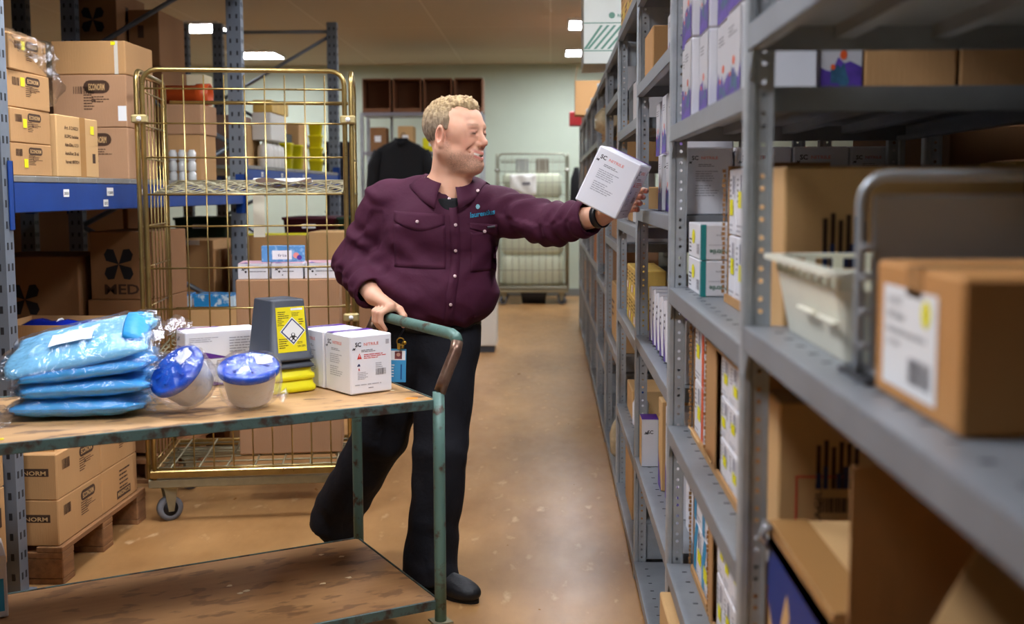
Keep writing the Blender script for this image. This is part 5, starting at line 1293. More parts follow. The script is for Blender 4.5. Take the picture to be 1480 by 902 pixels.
# coat on a hanger
ct=empty('coat','black coat on a hanger hooked to the far shelf unit','coat',(-1.75,13.06,2.06))
b=MB(); b.tube([(0,0,.0),(0,0,.06),(.012,0,.085),(.03,.03,.09),(.035,.095,.08)],.005,6); b.tube([(-.22,0,-.06),(-.1,0,-.015),(0,0,0),(.1,0,-.015),(.22,0,-.06)],.008,6); b.build('hanger',[darkst],ct)
b=MB(); rg=[]
for z,hx,hy in ((.03,.06,.05),(.0,.09,.07),(-.05,.2,.075),(-.10,.29,.08),(-.16,.325,.085),(-.4,.33,.09),(-.7,.33,.1),(-.95,.32,.1)):
    rg.append([(hx*abs(math.cos(a))**.7*(1 if math.cos(a)>0 else -1)+.01*math.sin(5*a+z*9),hy*math.sin(a)*(1+.15*math.sin(6*a)),z) for a in [2*PI*k/28 for k in range(28)]])
b.loft(rg); b.build('body',[blackc],ct)
for s in(-1,1):
    b=MB(); b.tube([(s*.27,-.02,-.12),(s*.33,-.03,-.3),(s*.35,-.03,-.55),(s*.35,-.03,-.72)],[.06,.075,.07,.06],12); b.build('sleeve',[blackc],ct)
b=MB(); b.tube([(-.07,-.03,.02),(-.03,-.07,-.02),(0,-.08,-.06)],.02,8); b.tube([(.07,-.03,.02),(.03,-.07,-.02),(0,-.08,-.06)],.02,8); b.build('collar',[blackc],ct)
b=MB(); b.cbox(0,.50,0,.30,.06,1.16,.006); cb=tag(b.build('cabinet',[mat('warm_white_laminate',(222,216,202),.5)],None,(-.99,9.98,0)),'low white cabinet behind the man, seen beside his hip','cabinet')
b=MB(); b.box(.02,.48,.01,.29,0,.06); b.build('plinth',[dkgrey],cb); b=MB(); b.cbox(.006,.494,-.014,-.001,.065,1.15,.003); d=b.build('door',[mat('warm_white_laminate',(222,216,202),.5)],cb); b=MB(); b.tube([(.05,-.014,.7),(.05,-.035,.7),(.05,-.035,.82),(.05,-.014,.82)],.005,6); b.build('handle',[steel],d)
# ------------------------------------------------------------------ the man: implicit surfaces turned into meshes
from mathutils.bvhtree import BVHTree
from mathutils import noise as mnoise
class Field:
    def __init__(s,xs,ys,zs):
        s.ax=[np.asarray(a,np.float32) for a in (xs,ys,zs)]; s.D=np.full([len(a) for a in s.ax],10.0,np.float32)
    def blk(s,lo,hi):
        sl=[]; 
        for a,l,h in zip(s.ax,lo,hi):
            i=int(np.searchsorted(a,l)); j=int(np.searchsorted(a,h)); sl.append(slice(max(0,i-1),min(len(a),j+1)))
        P=np.stack(np.meshgrid(*[a[q] for a,q in zip(s.ax,sl)],indexing='ij'),-1); return tuple(sl),P
    def comb(s,sl,d,k,op):
        D=s.D[sl]
        if op=='+':
            if k>0: h=np.clip(.5+.5*(D-d)/k,0,1); s.D[sl]=D*(1-h)+d*h-k*h*(1-h)
            else: s.D[sl]=np.minimum(D,d)
        else:
            d=-d
            if k>0: h=np.clip(.5-.5*(D-d)/k,0,1); s.D[sl]=D*(1-h)+d*h+k*h*(1-h)
            else: s.D[sl]=np.maximum(D,d)
    def cap(s,a,b,ra,rb=None,k=.01,op='+',sc=(1,1,1),mg=.03):
        rb=ra if rb is None else rb; a=np.array(a,float); b=np.array(b,float); r=max(ra,rb); sc=np.array(sc,float)
        sl,P=s.blk(np.minimum(a,b)-r*np.maximum(sc,1)-k-mg,np.maximum(a,b)+r*np.maximum(sc,1)+k+mg)
        if P.size==0: return s
        q=(P-a)/sc; ab=(b-a)/sc; t=np.clip((q@ab)/max(ab@ab,1e-9),0,1)
        d=np.linalg.norm(q-t[...,None]*ab,axis=-1)-(ra+(rb-ra)*t); s.comb(sl,(d*sc.min()).astype(np.float32),k,op); return s
    def ell(s,c,r,k=.01,op='+',R=None,mg=.03):
        c=np.array(c,float); r=np.array(r,float); m=r.max()
        ext=(np.full(3,m) if R is not None else r)+k+mg
        sl,P=s.blk(c-ext,c+ext)
        if P.size==0: return s
        q=P-c
        if R is not None: q=q@R          # columns of R are the local axes
        k0=np.linalg.norm(q/r,axis=-1); k1=np.linalg.norm(q/(r*r),axis=-1)+1e-9
        d=k0*(k0-1)/k1; s.comb(sl,d.astype(np.float32),k,op); return s
    def plane(s,p,n,lo,hi,k=0.0):     # removes the side the normal points to
        sl,P=s.blk(lo,hi); n=np.array(n,float); n/=np.linalg.norm(n)
        d=-((P-np.array(p,float))@n); s.comb(sl,d.astype(np.float32),k,'-'); return s
    def mesh(s):
        D=s.D; S=D<0; n=np.array(D.shape)-1
        anyv=np.zeros(n,bool); allv=np.ones(n,bool)
        off=[(i,j,k) for i in(0,1) for j in(0,1) for k in(0,1)]
        for o in off:
            q=S[o[0]:n[0]+o[0],o[1]:n[1]+o[1],o[2]:n[2]+o[2]]; anyv|=q; allv&=q
        mix=anyv&~allv; I=np.argwhere(mix); idx=np.full(n,-1,np.int32); idx[mix]=np.arange(len(I))
        val={o:D[I[:,0]+o[0],I[:,1]+o[1],I[:,2]+o[2]] for o in off}
        pos={o:np.stack([s.ax[a][I[:,a]+o[a]] for a in range(3)],-1) for o in off}
        acc=np.zeros((len(I),3)); cnt=np.zeros(len(I))
        for o in off:
            for a in range(3):
                if o[a]==0:
                    o2=list(o); o2[a]=1; o2=tuple(o2); u,v=val[o],val[o2]; m=(u<0)!=(v<0)
                    t=np.where(m,u/np.where(m,u-v,1),0); p=pos[o]+(pos[o2]-pos[o])*t[:,None]; acc[m]+=p[m]; cnt[m]+=1
        V=acc/np.maximum(cnt,1)[:,None]; F=[]
        for a in range(3):
            b,c=(a+1)%3,(a+2)%3
            sa=[slice(None)]*3; sb=[slice(None)]*3; sa[a]=slice(0,-1); sb[a]=slice(1,None)
            ch=S[tuple(sa)]!=S[tuple(sb)]; E=np.argwhere(ch); ins=S[tuple(sa)][ch]
            ok=(E[:,b]>0)&(E[:,c]>0)&(E[:,b]<n[b])&(E[:,c]<n[c]); E=E[ok]; ins=ins[ok]
            def cell(db,dc):
                e=E.copy(); e[:,b]+=db; e[:,c]+=dc; return idx[e[:,0],e[:,1],e[:,2]]
            q=np.stack([cell(-1,-1),cell(0,-1),cell(0,0),cell(-1,0)],-1); q[~ins]=q[~ins][:,::-1]; F.append(q)
        return V,np.concatenate(F)
def axis(segs):
    out=[]
    for a,b,h in segs: out+=list(np.arange(a,b-1e-6,h))
    return out+[segs[-1][1]]
def normals(V,F):
    n=np.cross(V[F[:,2]]-V[F[:,0]],V[F[:,3]]-V[F[:,1]]); N=np.zeros_like(V)
    for i in range(4): np.add.at(N,F[:,i],n)
    return N/(np.linalg.norm(N,axis=1,keepdims=True)+1e-12)
def smooth(V,F,it=1,l=.5):
    E=np.concatenate([F[:,[i,(i+1)%4]] for i in range(4)]); 
    for _ in range(it):
        A=np.zeros_like(V); C=np.zeros(len(V)); np.add.at(A,E[:,0],V[E[:,1]]); np.add.at(C,E[:,0],1); np.add.at(A,E[:,1],V[E[:,0]]); np.add.at(C,E[:,1],1)
        V=V*(1-l)+l*A/np.maximum(C,1)[:,None]
    return V
def to_obj(name,V,F,m,parent,col=None):
    me=bpy.data.meshes.new(name); me.vertices.add(len(V)); me.vertices.foreach_set('co',np.asarray(V-PO,np.float32).ravel())
    me.loops.add(len(F)*4); me.loops.foreach_set('vertex_index',np.asarray(F,np.int32).ravel())
    me.polygons.add(len(F)); me.polygons.foreach_set('loop_start',np.arange(0,len(F)*4,4,dtype=np.int32)); me.polygons.foreach_set('loop_total',np.full(len(F),4,np.int32))
    me.update(calc_edges=True); me.polygons.foreach_set('use_smooth',[True]*len(F)); me.materials.append(m)
    if col is not None:
        at=me.color_attributes.new('Col','FLOAT_COLOR','POINT'); at.data.foreach_set('color',np.concatenate([col,np.ones((len(col),1))],1).astype(np.float32).ravel())
    return place(name,me,parent)
PO=np.array([-.45,4.05,0.0])
man=empty('person','smiling man in a plum work shirt reaching a white box towards the shelves','person',tuple(PO))
# ---- joints
SHR=(-.610,4.14,1.415); ELR=(-.742,4.17,1.185); WRR=(-.640,3.975,1.084)
SHL=(-.185,4.08,1.385); ELL=(.005,3.965,1.342); WRL=(.172,3.800,1.376)
HC=np.array((-.345,4.06,1.662)); S=1.13
yw=math.radians(62); fF=np.array((math.sin(yw),-math.cos(yw),.0)); fF/=np.linalg.norm(fF); uF=np.array((-.05,.03,1.0)); uF-=fF*(uF@fF); uF/=np.linalg.norm(uF); lF=np.cross(uF,fF)
def hd(x,y,z): return HC+S*(lF*x+fF*y+uF*z)     # x to his left, y forward, z up
RH=np.stack([lF,fF,uF],1)
def tilt(R,ax,a):
    q=np.array(Matrix.Rotation(a,3,ax)); return R@q
# ---- body field
B=Field(axis([(-1.0,-.74,.014),(-.74,-.20,.003),(-.20,.11,.014),(.11,.37,.003),(.37,.40,.014)]),
        axis([(3.55,3.66,.008),(3.66,4.20,.003),(4.20,4.5,.014)]),
        axis([(0,.94,.016),(.94,1.14,.003),(1.14,1.355,.012),(1.355,1.82,.003)]))
b_=B
b_.cap((-.41,4.14,1.30),(-.43,4.145,1.08),.16,.17,.05,sc=(1,.7,1)); b_.cap((-.51,4.15,.91),(-.38,4.15,.91),.09,.09,.05)
b_.cap(SHR,(-.38,4.13,1.43),.075,.085,.05); b_.cap(SHL,(-.38,4.13,1.43),.075,.085,.05)
for a,k,f,t in (((-.54,4.13,.92),(-.64,4.16,.52),(-.84,4.28,.17),(-.73,4.22,.05)),((-.385,4.12,.90),(-.410,4.02,.51),(-.448,3.95,.11),(-.31,3.85,.05))):
    b_.cap(a,k,.09,.06,.03); b_.cap(k,f,.056,.036,.03)
b_.cap(SHR,ELR,.058,.048,.03); b_.cap(ELR,WRR,.050,.034,.02); b_.cap(SHL,ELL,.058,.048,.03); b_.cap(ELL,WRL,.050,.035,.02)
b_.cap((-.385,4.125,1.44),hd(0,-.024,-.06),.070,.060,.04); b_.cap((-.35,4.07,1.43),hd(0,.02,-.085),.05,.045,.03)
# head
def HE(c,r,k=.012,op='+',R=None): b_.ell(hd(*c),np.array(r)*S,k*S,op,RH if R is None else R)
def HCp(a,b,ra,rb=None,k=.01,op='+'): b_.cap(hd(*a),hd(*b),ra*S,(rb if rb is not None else ra)*S,k*S,op)
HE((0,-.018,.035),(.074,.094,.088),.03); HE((0,.028,.03),(.066,.066,.07),.03); HE((0,.022,-.035),(.059,.068,.078),.03)
for s in (-1,1):
    HCp((s*.054,-.008,-.045),(s*.020,.066,-.094),.024,.020,.03)
    HE((s*.036,.058,-.026),(.028,.026,.026),.022); HE((s*.040,.045,-.065),(.026,.026,.03),.02)
    HE((s*.058,.045,.012),(.016,.03,.03),.02)
HE((0,.076,-.096),(.024,.018,.017),.018); HE((0,.03,-.105),(.045,.05,.018),.025)
HCp((-.034,.081,.027),(.034,.081,.027),.010,.010,.016)
HCp((0,.088,.014),(0,.106,-.022),.0080,.0110,.010); HE((0,.1065,-.025),(.0125,.011,.0105),.008)
for s in (-1,1):
    HE((s*.0140,.094,-.030),(.0085,.012,.0085),.006)
    HE((s*.033,.099,.007),(.020,.016,.012),.009,'-'); HE((s*.033,.079,.005),(.0165,.0135,.012),.004)
    HCp((s*.020,.090,.0125),(s*.046,.078,.011),.0040,.0035,.004); HCp((s*.021,.089,-.004),(s*.045,.078,-.003),.0045,.004,.005)
    HE((s*.0055,.106,-.036),(.004,.007,.003),.002,'-')
HE((0,.078,-.062),(.030,.018,.022),.014)
HCp((-.035,.072,-.0525),(0,.0975,-.0590),.0042,.0058,.006); HCp((.035,.072,-.0525),(0,.0975,-.0590),.0042,.0058,.006)
HCp((-.032,.072,-.062),(0,.0950,-.0755),.0042,.0065,.006); HCp((.032,.072,-.062),(0,.0950,-.0755),.0042,.0065,.006)
HCp((-.036,.074,-.0565),(0,.0985,-.0672),.0022,.0036,.002,'-'); HCp((.036,.074,-.0565),(0,.0985,-.0672),.0022,.0036,.002,'-')
for s in (-1,1): HCp((s*.027,.0925,-.032),(s*.045,.0745,-.050),.0042,.0034,.014,'-')
for s in (-1,1):
    Re=tilt(tilt(RH,'Z',s*-.45),'X',-.18); 
    HE((s*.0755,-.012,-.004),(.0100,.022,.036),.006,'+',Re); HE((s*.084,-.008,.000),(.0075,.0135,.023),.003,'-',Re); HE((s*.079,-.004,-.030),(.007,.010,.011),.006)
# right hand round the trolley handle
def bar(y,z=1.014): v=tw(.075,y,z); return np.array((v.x,v.y,v.z))
dB=np.array((math.sin(TA),-math.cos(TA),0)); nB=np.array((-math.cos(TA),-math.sin(TA),0)); zz=np.array((0,0,1.0))
w=np.array(WRR); mcp=[]
for i,(y,L) in enumerate(((.560,1.08),(.584,1.16),(.608,1.1),(.631,.94))):
    c=bar(y); M=c+zz*.041-nB*.002+dB*(-.004*i); mcp.append(M)
    Pp=c+nB*(.036*L)+zz*.020; Dp=c+nB*.037*L-zz*.012; T=c+nB*.022-zz*.036*L
    b_.cap(M,Pp,.0130,.0113,.006); b_.cap(Pp,Dp,.0113,.0100,.004); b_.cap(Dp,T,.0100,.0086,.004)
    b_.cap(w+zz*.0+dB*(.010-.006*i)*1.4,M,.023,.0155,.012)
b_.cap(mcp[0]-zz*.001,mcp[3]-zz*.001,.013,.012,.008)
c=bar(.53); t0=w+dB*.018-nB*.006; t1=bar(.552)-nB*.030+zz*.030; t2=bar(.527)-nB*.036+zz*.010; t3=bar(.516)-nB*.028-zz*.024
b_.cap(t0,t1,.021,.0135,.010); b_.cap(t1,t2,.0135,.011,.005); b_.cap(t2,t3,.011,.0085,.004)
# left hand behind the held box: fingers come round its far right edge
wl=np.array(WRL)
PB=np.array((.262,3.765,1.425))
FT=((1.462,.316,1.0),(1.441,.306,1.06),(1.420,.296,1.0),(1.400,.287,.86))
for i,(z,tx,L) in enumerate(FT):
    M=np.array((.252-.004*i,3.779,z-.008)); E1=np.array((tx-.002,3.764,z)); E2=np.array((tx+.003,3.728-.006*L,z-.001)); T=np.array((tx-.002,3.696-.010*L,z-.002))
    b_.cap(wl+(0,0,.010-.006*i),M,.022,.0135,.012); b_.cap(M,E1,.0115,.0100,.005); b_.cap(E1,E2,.0098,.0088,.004); b_.cap(E2,T,.0086,.0076,.004)
b_.cap(wl,(.225,3.785,1.40),.028,.024,.012); b_.cap((.20,3.79,1.392),(.212,3.790,1.452),.018,.012,.010); b_.cap((.212,3.790,1.452),(.222,3.786,1.478),.0115,.009,.004)
V,F=B.mesh(); V=smooth(V,F,1,.35)
# local head coordinates for the skin colours
q=(V-HC)/S; lx,ly,lz=q@lF,q@fF,q@uF
ns=np.array([mnoise.noise(Vector(v*60)) for v in V]); ns2=np.array([mnoise.noise(Vector(v*320)) for v in V])
base=np.array(lin((224,174,144))); C=np.tile(base,(len(V),1))
def blend(c,wt):
    global C
    wt=np.clip(wt,0,1)[:,None]; C=C*(1-wt)+np.array(lin(c))*wt
def g(cx,cy,cz,r): return np.exp(-(((lx-cx)**2+(ly-cy)**2+(lz-cz)**2)/(r*r)))
head=(V[:,2]>1.47)
blend((212,144,118),(.5+.5*ns)*.3)
for s in (-1,1): blend((214,122,104),.35*g(s*.045,.062,-.02,.03)*head); blend((208,112,96),.4*g(s*.085,-.01,.0,.03)*head)
blend((214,126,110),.4*g(0,.108,-.025,.016)*head)
beard=np.clip((-.045-lz+.35*np.clip(.03-ly,0,.2)*0)/.02,0,1)*np.clip((ly+.005)/.03,0,1)*np.clip((.125+lz)/.02,0,1)
mous=np.clip(1-np.abs(lz+.047)/.009,0,1)*np.clip((ly-.06)/.02,0,1)*np.clip((.036-np.abs(lx))/.01,0,1)
side=np.clip(1-np.abs(ly-.012)/.018,0,1)*np.clip((.03-lz)/.03,0,1)*np.clip((lz+.08)/.03,0,1)*(np.abs(lx)>.045)
blend((146,112,92),head*np.clip(np.maximum(np.maximum(beard*.75,mous*.6),side*.5)*(.75+.9*ns2),0,.85))
lips=np.maximum(*(np.exp(-((lz+c-.0085*(np.abs(lx)/.035)**1.2)**2/(.0045**2)))*np.clip((.032-np.abs(lx))/.006,0,1)*(ly>.070) for c in (.0578-.0055*0,.0735)))
blend((196,104,98),.75*lips*head)
teeth=np.exp(-((lz+.0668-.0105*(np.abs(lx)/.036)**1.2)**2/(.0030**2)))*(np.abs(lx)<.029)*(ly>.066)*(ly<.0975)
blend((236,228,216),.9*teeth*head)
for s in (-1,1):
    slit=np.exp(-((lz-.0045)/.0034)**2)*np.exp(-((lx-s*.033)/.0135)**4)*(ly>.07); lid=np.exp(-((lz-.0105)/.003)**2)*np.exp(-((lx-s*.033)/.017)**4)*(ly>.065); blend((176,112,96),.6*lid*head); blend((44,32,30),1.0*slit*head)
    brow=np.exp(-((lz-.032+.10*(np.abs(lx)-.03)**2*20*0)/.0035)**2)*np.clip((np.abs(lx)-.012)/.008,0,1)*np.clip((.056-np.abs(lx))/.012,0,1)*(ly>.055); blend((168,124,96),.6*brow*head*(.8+.6*ns2))
blend((214,128,112),.5*np.array([max(np.exp(-((v-t)@(v-t))/(.012**2)) for t in mcp) if v[2]<1.1 and v[2]>.98 else 0 for v in V]))
for z,tx,L in FT:
    dd=V-np.array((tx,3.685,z)); blend((222,124,110),.5*np.exp(-(dd*dd).sum(1)/(.022**2)))
skin=mat('skin',(226,172,146),.48,sss=.12,spec=.4,bump=.06,bscale=400)
nt=skin.node_tree; ca=nt.nodes.new('ShaderNodeVertexColor'); ca.layer_name='Col'; nt.links.new(ca.outputs['Color'],nt.nodes['Principled BSDF'].inputs['Base Color'])
to_obj('body',V,F,skin,man,C)
# ---- hair
Hh=Field(axis([(-.56,-.14,.0032)]),axis([(3.88,4.26,.0032)]),axis([(1.55,1.84,.0032)]))
Hh.ell(hd(0,-.020,.040),np.array((.0785,.0985,.0875))*S,.01,'+',RH); Hh.ell(hd(0,.030,.086),np.array((.054,.050,.040))*S,.02,'+',RH)
for s in (-1,1): Hh.cap(hd(s*.073,.010,.05),hd(s*.0735,.014,.002),.011*S,.007*S,.012)
lo,hi=(-1,3,1),(1,5,2)
p0=hd(0,-.06,-.062); nn=-(uF*1.0-fF*1.02); Hh.plane(p0,nn,lo,hi,.012)
for s in (-1,1): Hh.ell(hd(s*.082,-.006,-.016),np.array((.022,.028,.040))*S,.006,'-',RH)
for s in (-1,1): Hh.ell(hd(s*.066,.070,.070),np.array((.032,.044,.038))*S,.012,'-',RH)
Hh.ell(hd(0,.118,.040),np.array((.060,.052,.055))*S,.012,'-',RH)
hv,hf=Hh.mesh(); N=normals(hv,hf)
hq=(hv-HC)/S; hlz=hq@uF; hly=hq@fF
dsp=np.array([mnoise.noise(Vector((v[0]*85,v[1]*85,v[2]*60)))*.6+mnoise.noise(Vector(v*170))*.45 for v in hv]); amp=.0030+.0080*np.clip((hlz-.06)/.05,0,1)
hv=hv+N*(dsp*amp)[:,None]
hc=np.array([mnoise.noise(Vector((v[0]*140,v[1]*140,v[2]*40))) for v in hv]); tt=np.clip(.5+.7*hc,0,1)[:,None]; top=np.clip((hlz-.03)/.07,0,1)[:,None]
hcol=(np.array(lin((104,88,72)))*(1-tt)+np.array(lin((170,150,124)))*tt)*(1-top)+(np.array(lin((140,112,78)))*(1-tt)+np.array(lin((214,186,138)))*tt)*top
hairm=mat('hair',(150,130,104),.55,spec=.3,bump=.5,bscale=420); nt=hairm.node_tree; ca=nt.nodes.new('ShaderNodeVertexColor'); ca.layer_name='Col'; nt.links.new(ca.outputs['Color'],nt.nodes['Principled BSDF'].inputs['Base Color'])
o=to_obj('hair',hv,hf,hairm,man,hcol); o['label']='short greying blond hair'
# ---- shirt
SF=Field(axis([(-.90,.22,.0065)]),axis([(3.68,4.42,.0065)]),axis([(.90,1.56,.0065)]))
s_=SF
YR=np.array(Matrix.Rotation(math.radians(14),3,'Z'))
s_.cap((-.415,4.14,1.27),(-.445,4.145,1.135),.215,.258,.05,sc=(1,.72,1)); s_.ell((-.43,4.095,1.08),(.20,.175,.15),.06)
s_.ell((-.41,4.12,1.33),(.215,.135,.15),.05,R=YR); s_.ell((-.41,4.055,1.31),(.16,.075,.10),.05,R=YR)
s_.cap((-.375,4.125,1.455),SHR,.082,.082,.05); s_.cap((-.375,4.125,1.455),SHL,.080,.082,.05)
cR=np.array(ELR)+.84*(np.array(WRR)-np.array(ELR)); cL=np.array(ELL)+.74*(np.array(WRL)-np.array(ELL))
for sh,e,c,r1,r2,r in ((SHR,ELR,cR,.088,.080,.066),(SHL,ELL,cL,.088,.076,.067)):
    A=Field(*SF.ax); e=np.array(e); A.cap(sh,e,.088,r2,.03); A.cap(e,c,r2,.064,.03)
    u=(c-e)/np.linalg.norm(c-e); A.plane(c+u*.004,u,c-.09,c+.12,.004); A.cap(c-u*.045,c-u*.004,r,r*.99,.006); A.plane(c+u*.012,u,c-.09,c+.14,.003)
    A.cap(c-u*.03,c+u*.12,.050,.054,.004,'-')
    k=.030; h=np.clip(.5+.5*(SF.D-A.D)/k,0,1); SF.D=SF.D*(1-h)+A.D*h-k*h*(1-h)
s_.plane((-.43,4.1,.962),(0,0,-1),(-.8,3.7,.85),(-.1,4.4,1.06),.05)
# neck opening and open collar wedge
s_.cap((-.375,4.10,1.49),(-.36,4.10,1.62),.083,.10,.01,'-'); s_.cap((-.352,3.985,1.50),(-.347,3.945,1.405),.060,.010,.012,'-')
sv,sf=SF.mesh(); sv=smooth(sv,sf,2,.5); N=normals(sv,sf)
def seg_t(v,a,b):
    a=np.array(a);b=np.array(b);ab=b-a;t=np.clip(((v-a)@ab)/(ab@ab),-.3,1.3);d=np.linalg.norm(v-a-t[:,None]*ab,axis=1);return t,d
D=np.zeros(len(sv))
for a,b,f,amp,ph in ((SHR,ELR,17,.0055,0),(ELR,tuple(cR),20,.005,1.0),(SHL,ELL,15,.006,.5),(ELL,tuple(cL),17,.005,2.0)):
    t,d=seg_t(sv,a,b); wgt=np.clip((.125-d)/.04,0,1)*np.clip((t+.3)/.3,0,1)*np.clip((1.12-t)/.2,0,1)
    nz=np.array([mnoise.noise(Vector(v*9)) for v in sv]); ph2=np.arctan2(N[:,2],N[:,1]); D+=amp*wgt*np.sin(f*t+2.2*nz*2+1.3*ph2+ph)
tor=np.clip((1.40-sv[:,2])/.08,0,1)
n1=np.array([mnoise.noise(Vector((v[0]*7+v[2]*5,v[1]*4,v[2]*11-v[0]*4))) for v in sv]); n2=np.array([mnoise.noise(Vector((v[0]*15-v[2]*9,v[1]*8,v[2]*9+v[0]*10))) for v in sv])
D+=.010*tor*(np.abs(n1)-.25)*-1+.005*n2
# gathers above the belt and pulls from the armpits
D+=.006*np.clip((1.03-sv[:,2])/.07,0,1)*np.sin(sv[:,0]*75+2*n1*3)*(sv[:,2]>.94)
for ax,az,dx,dz in ((-.60,1.30,.8,-.55),(-.21,1.27,-.7,-.65),(-.66,1.15,.8,-.35)):
    rx,rz_=sv[:,0]-ax,sv[:,2]-az; al=rx*dx+rz_*dz; pe=-rx*dz+rz_*dx; D+=.008*np.exp(-(pe/.022)**2)*np.clip(al/.04,0,1)*np.clip((.30-al)/.15,0,1)*(N[:,1]<.2)-.006*np.exp(-((pe-.04)/.02)**2)*np.clip(al/.04,0,1)*np.clip((.25-al)/.15,0,1)*(N[:,1]<.2)
sv=sv+N*D[:,None]; sv=smooth(sv,sf,1,.4)
plum=mat('plum_cotton',(66,22,44),.80,var=.10,scale=5,bump=.25,bscale=26,spec=.3)
to_obj('shirt',sv,sf,plum,man)['label']='plum long sleeved work shirt'
tree=BVHTree.FromPolygons([tuple(v) for v in sv],[tuple(f) for f in sf])
def drape(pts,faces,name,m,off=.002,thick=.0016,col=None):
    """lay a patch of (x,z) points on the shirt front"""
    out=[]; nn=[]
    for x,z in pts:
        h=tree.ray_cast(Vector((x,3.4,z)),Vector((0,1,0)))
        if h[0] is None: h=(Vector((x,4.0,z)),Vector((0,-1,0)))
        n=h[1] if h[1].y<0 else -h[1]; n=(n+Vector((0,-1,0))).normalized(); out.append(h[0]+n*off); nn.append(n)
    nv=len(out); vs=[tuple(Vector(p)-Vector(PO)) for p in out]
    if thick:
        vs+= [tuple(Vector(p)-n*thick-Vector(PO)) for p,n in zip(out,nn)]
        edges={}
        for f in faces:
            for a,b in zip(f,f[1:]+f[:1]): edges[(a,b)]=1
        fs=[tuple(f) for f in faces]+[tuple(i+nv for i in reversed(f)) for f in faces]+[(a+nv,b+nv,b,a) for (a,b) in edges if (b,a) not in edges]
    else: fs=[tuple(f) for f in faces]
    me=bpy.data.meshes.new(name); me.from_pydata(vs,[],fs); me.materials.append(m)
    for p in me.polygons: p.use_smooth=True
    return place(name,me,man)
def grid(fn,nu,nv): return [fn(i/(nu-1),j/(nv-1)) for i in range(nu) for j in range(nv)],[[i*nv+j,(i+1)*nv+j,(i+1)*nv+j+1,i*nv+j+1] for i in range(nu-1) for j in range(nv-1)]
seam=mat('plum_seam',(60,20,42),.75,bump=.25,bscale=60)
def strip(path,wd): 
    def fn(u,v):
        k=u*(len(path)-1); i=min(int(k),len(path)-2); t=k-i; a,b=path[i],path[i+1]; d=Vector((b[0]-a[0],b[1]-a[1])); d.normalize()
        return (a[0]+(b[0]-a[0])*t-d.y*wd*(v-.5),a[1]+(b[1]-a[1])*t+d.x*wd*(v-.5))
    return grid(fn,max(8,len(path)*8),3)
drape(*strip([(-.350,1.415),(-.344,1.34),(-.343,1.25),(-.346,1.156),(-.358,1.06),(-.368,.985)],.034),'placket',plum,.003,.003)
drape(*grid(lambda u,v:(-.566+.186*u,1.392-.012*u-(.036+.030*math.sin(PI*u))*v),14,6),'pocket_flap',plum,.0035,.003)
drape(*grid(lambda u,v:(-.566+.19*u,1.345-.155*v-.006*u),14,12),'chest_pocket',plum,.0022,.002)
drape(*grid(lambda u,v:(-.292+.102*u,1.348-.006*u-(.02+.024*u)*v),12,5),'pocket_flap',plum,.0035,.003)
drape(*grid(lambda u,v:(-.290+.094*u,1.315-.145*v),12,12),'chest_pocket',plum,.0022,.002)
drape(*grid(lambda u,v:(-.228+.030*u,1.336-.008*v+.004*u),6,3),'pocket_tag',mat('grey_tag',(96,98,104),.6),.0062,.001)
snapm=mat('pearl_snap',(206,176,176),.25,.2)
for x,z in ((-.477,1.352),(-.240,1.318),(-.262,1.456),(-.424,1.489),(-.366,1.432),(-.343,1.34),(-.343,1.25),(-.344,1.156),(-.358,1.059)):
    h=tree.ray_cast(Vector((x,3.4,z)),Vector((0,1,0)))
    if h[0] is None: continue
    p=h[0]; n=(h[1] if h[1].y<0 else -h[1]); rot=Vector((0,0,1)).rotation_difference((n+Vector((0,-1,0))).normalized()).to_matrix().to_4x4()
    off=.013 if z>1.44 else .0058
    MB().lathe([(.0062,0),(.0062,.0015),(.0045,.0028),(.002,.0022),(.0001,.0022)],16,0,Matrix.Translation(p+n*off-Vector(PO))@rot).build('snap_button',[snapm],man)
# breast lettering
p=Print(); p.text('laurentius',-.291,1.366,.026,mat('turquoise_thread',(34,140,176),.6),True,width=.092); 
vs=[(v[0],v[1]+(v[0]+.291)*.16) for v in p.v]
thr=p.mats[0]; drape(vs,[list(f) for f in p.f],'embroidered_lettering',thr,.0035,0)
drape(*grid(lambda u,v:(-.262+.008*math.cos(2*PI*u)*v,1.404+.010*math.sin(2*PI*u)*v+.004*u),9,3),'embroidered_emblem',mat('pale_turquoise_thread',(120,170,180),.6),.0035,0)
# collar: two turned-down leaves round the neck
def leaf(sg):
    nu,nv=16,6; vs=[]
    for i in range(nu):
        t=i/(nu-1); a=PI/2-sg*t*PI*.90      # from the nape round to the front
        c=Vector((-.372,4.105,0)); ct,st=math.cos(a),math.sin(a)
        for j in range(nv):
            v=j/(nv-1); r=.078+.006*math.sin(PI*v)+.052*v**1.3*(1 if t<.8 else 1+.5*(t-.8)); z=1.535-.045*t**1.5+.012*math.sin(PI*v)-.060*v-(.030*v*max(0,(t-.72)/.28))
            x,y=c.x+r*ct*1.02-.022*v*0,c.y+r*st*1.05
            vs.append(Vector((x,y,z)))
    for k,p_ in enumerate(vs):
        near=tree.find_nearest(p_); 
        if near[0] is not None:
            n=near[1]; dd=(p_-near[0]).dot(n)
            if dd<.004 and (k%nv)>1: vs[k]=near[0]+n*.005
    o_=[v-Vector(PO) for v in vs]; b=MB(); b.add(o_,[(i*nv+j,(i+1)*nv+j,(i+1)*nv+j+1,i*nv+j+1) for i in range(nu-1) for j in range(nv-1)],0,True)
    o=b.build('collar',[plum],man); m=o.modifiers.new('thick','SOLIDIFY'); m.thickness=.003; m.offset=0
leaf(1); leaf(-1)
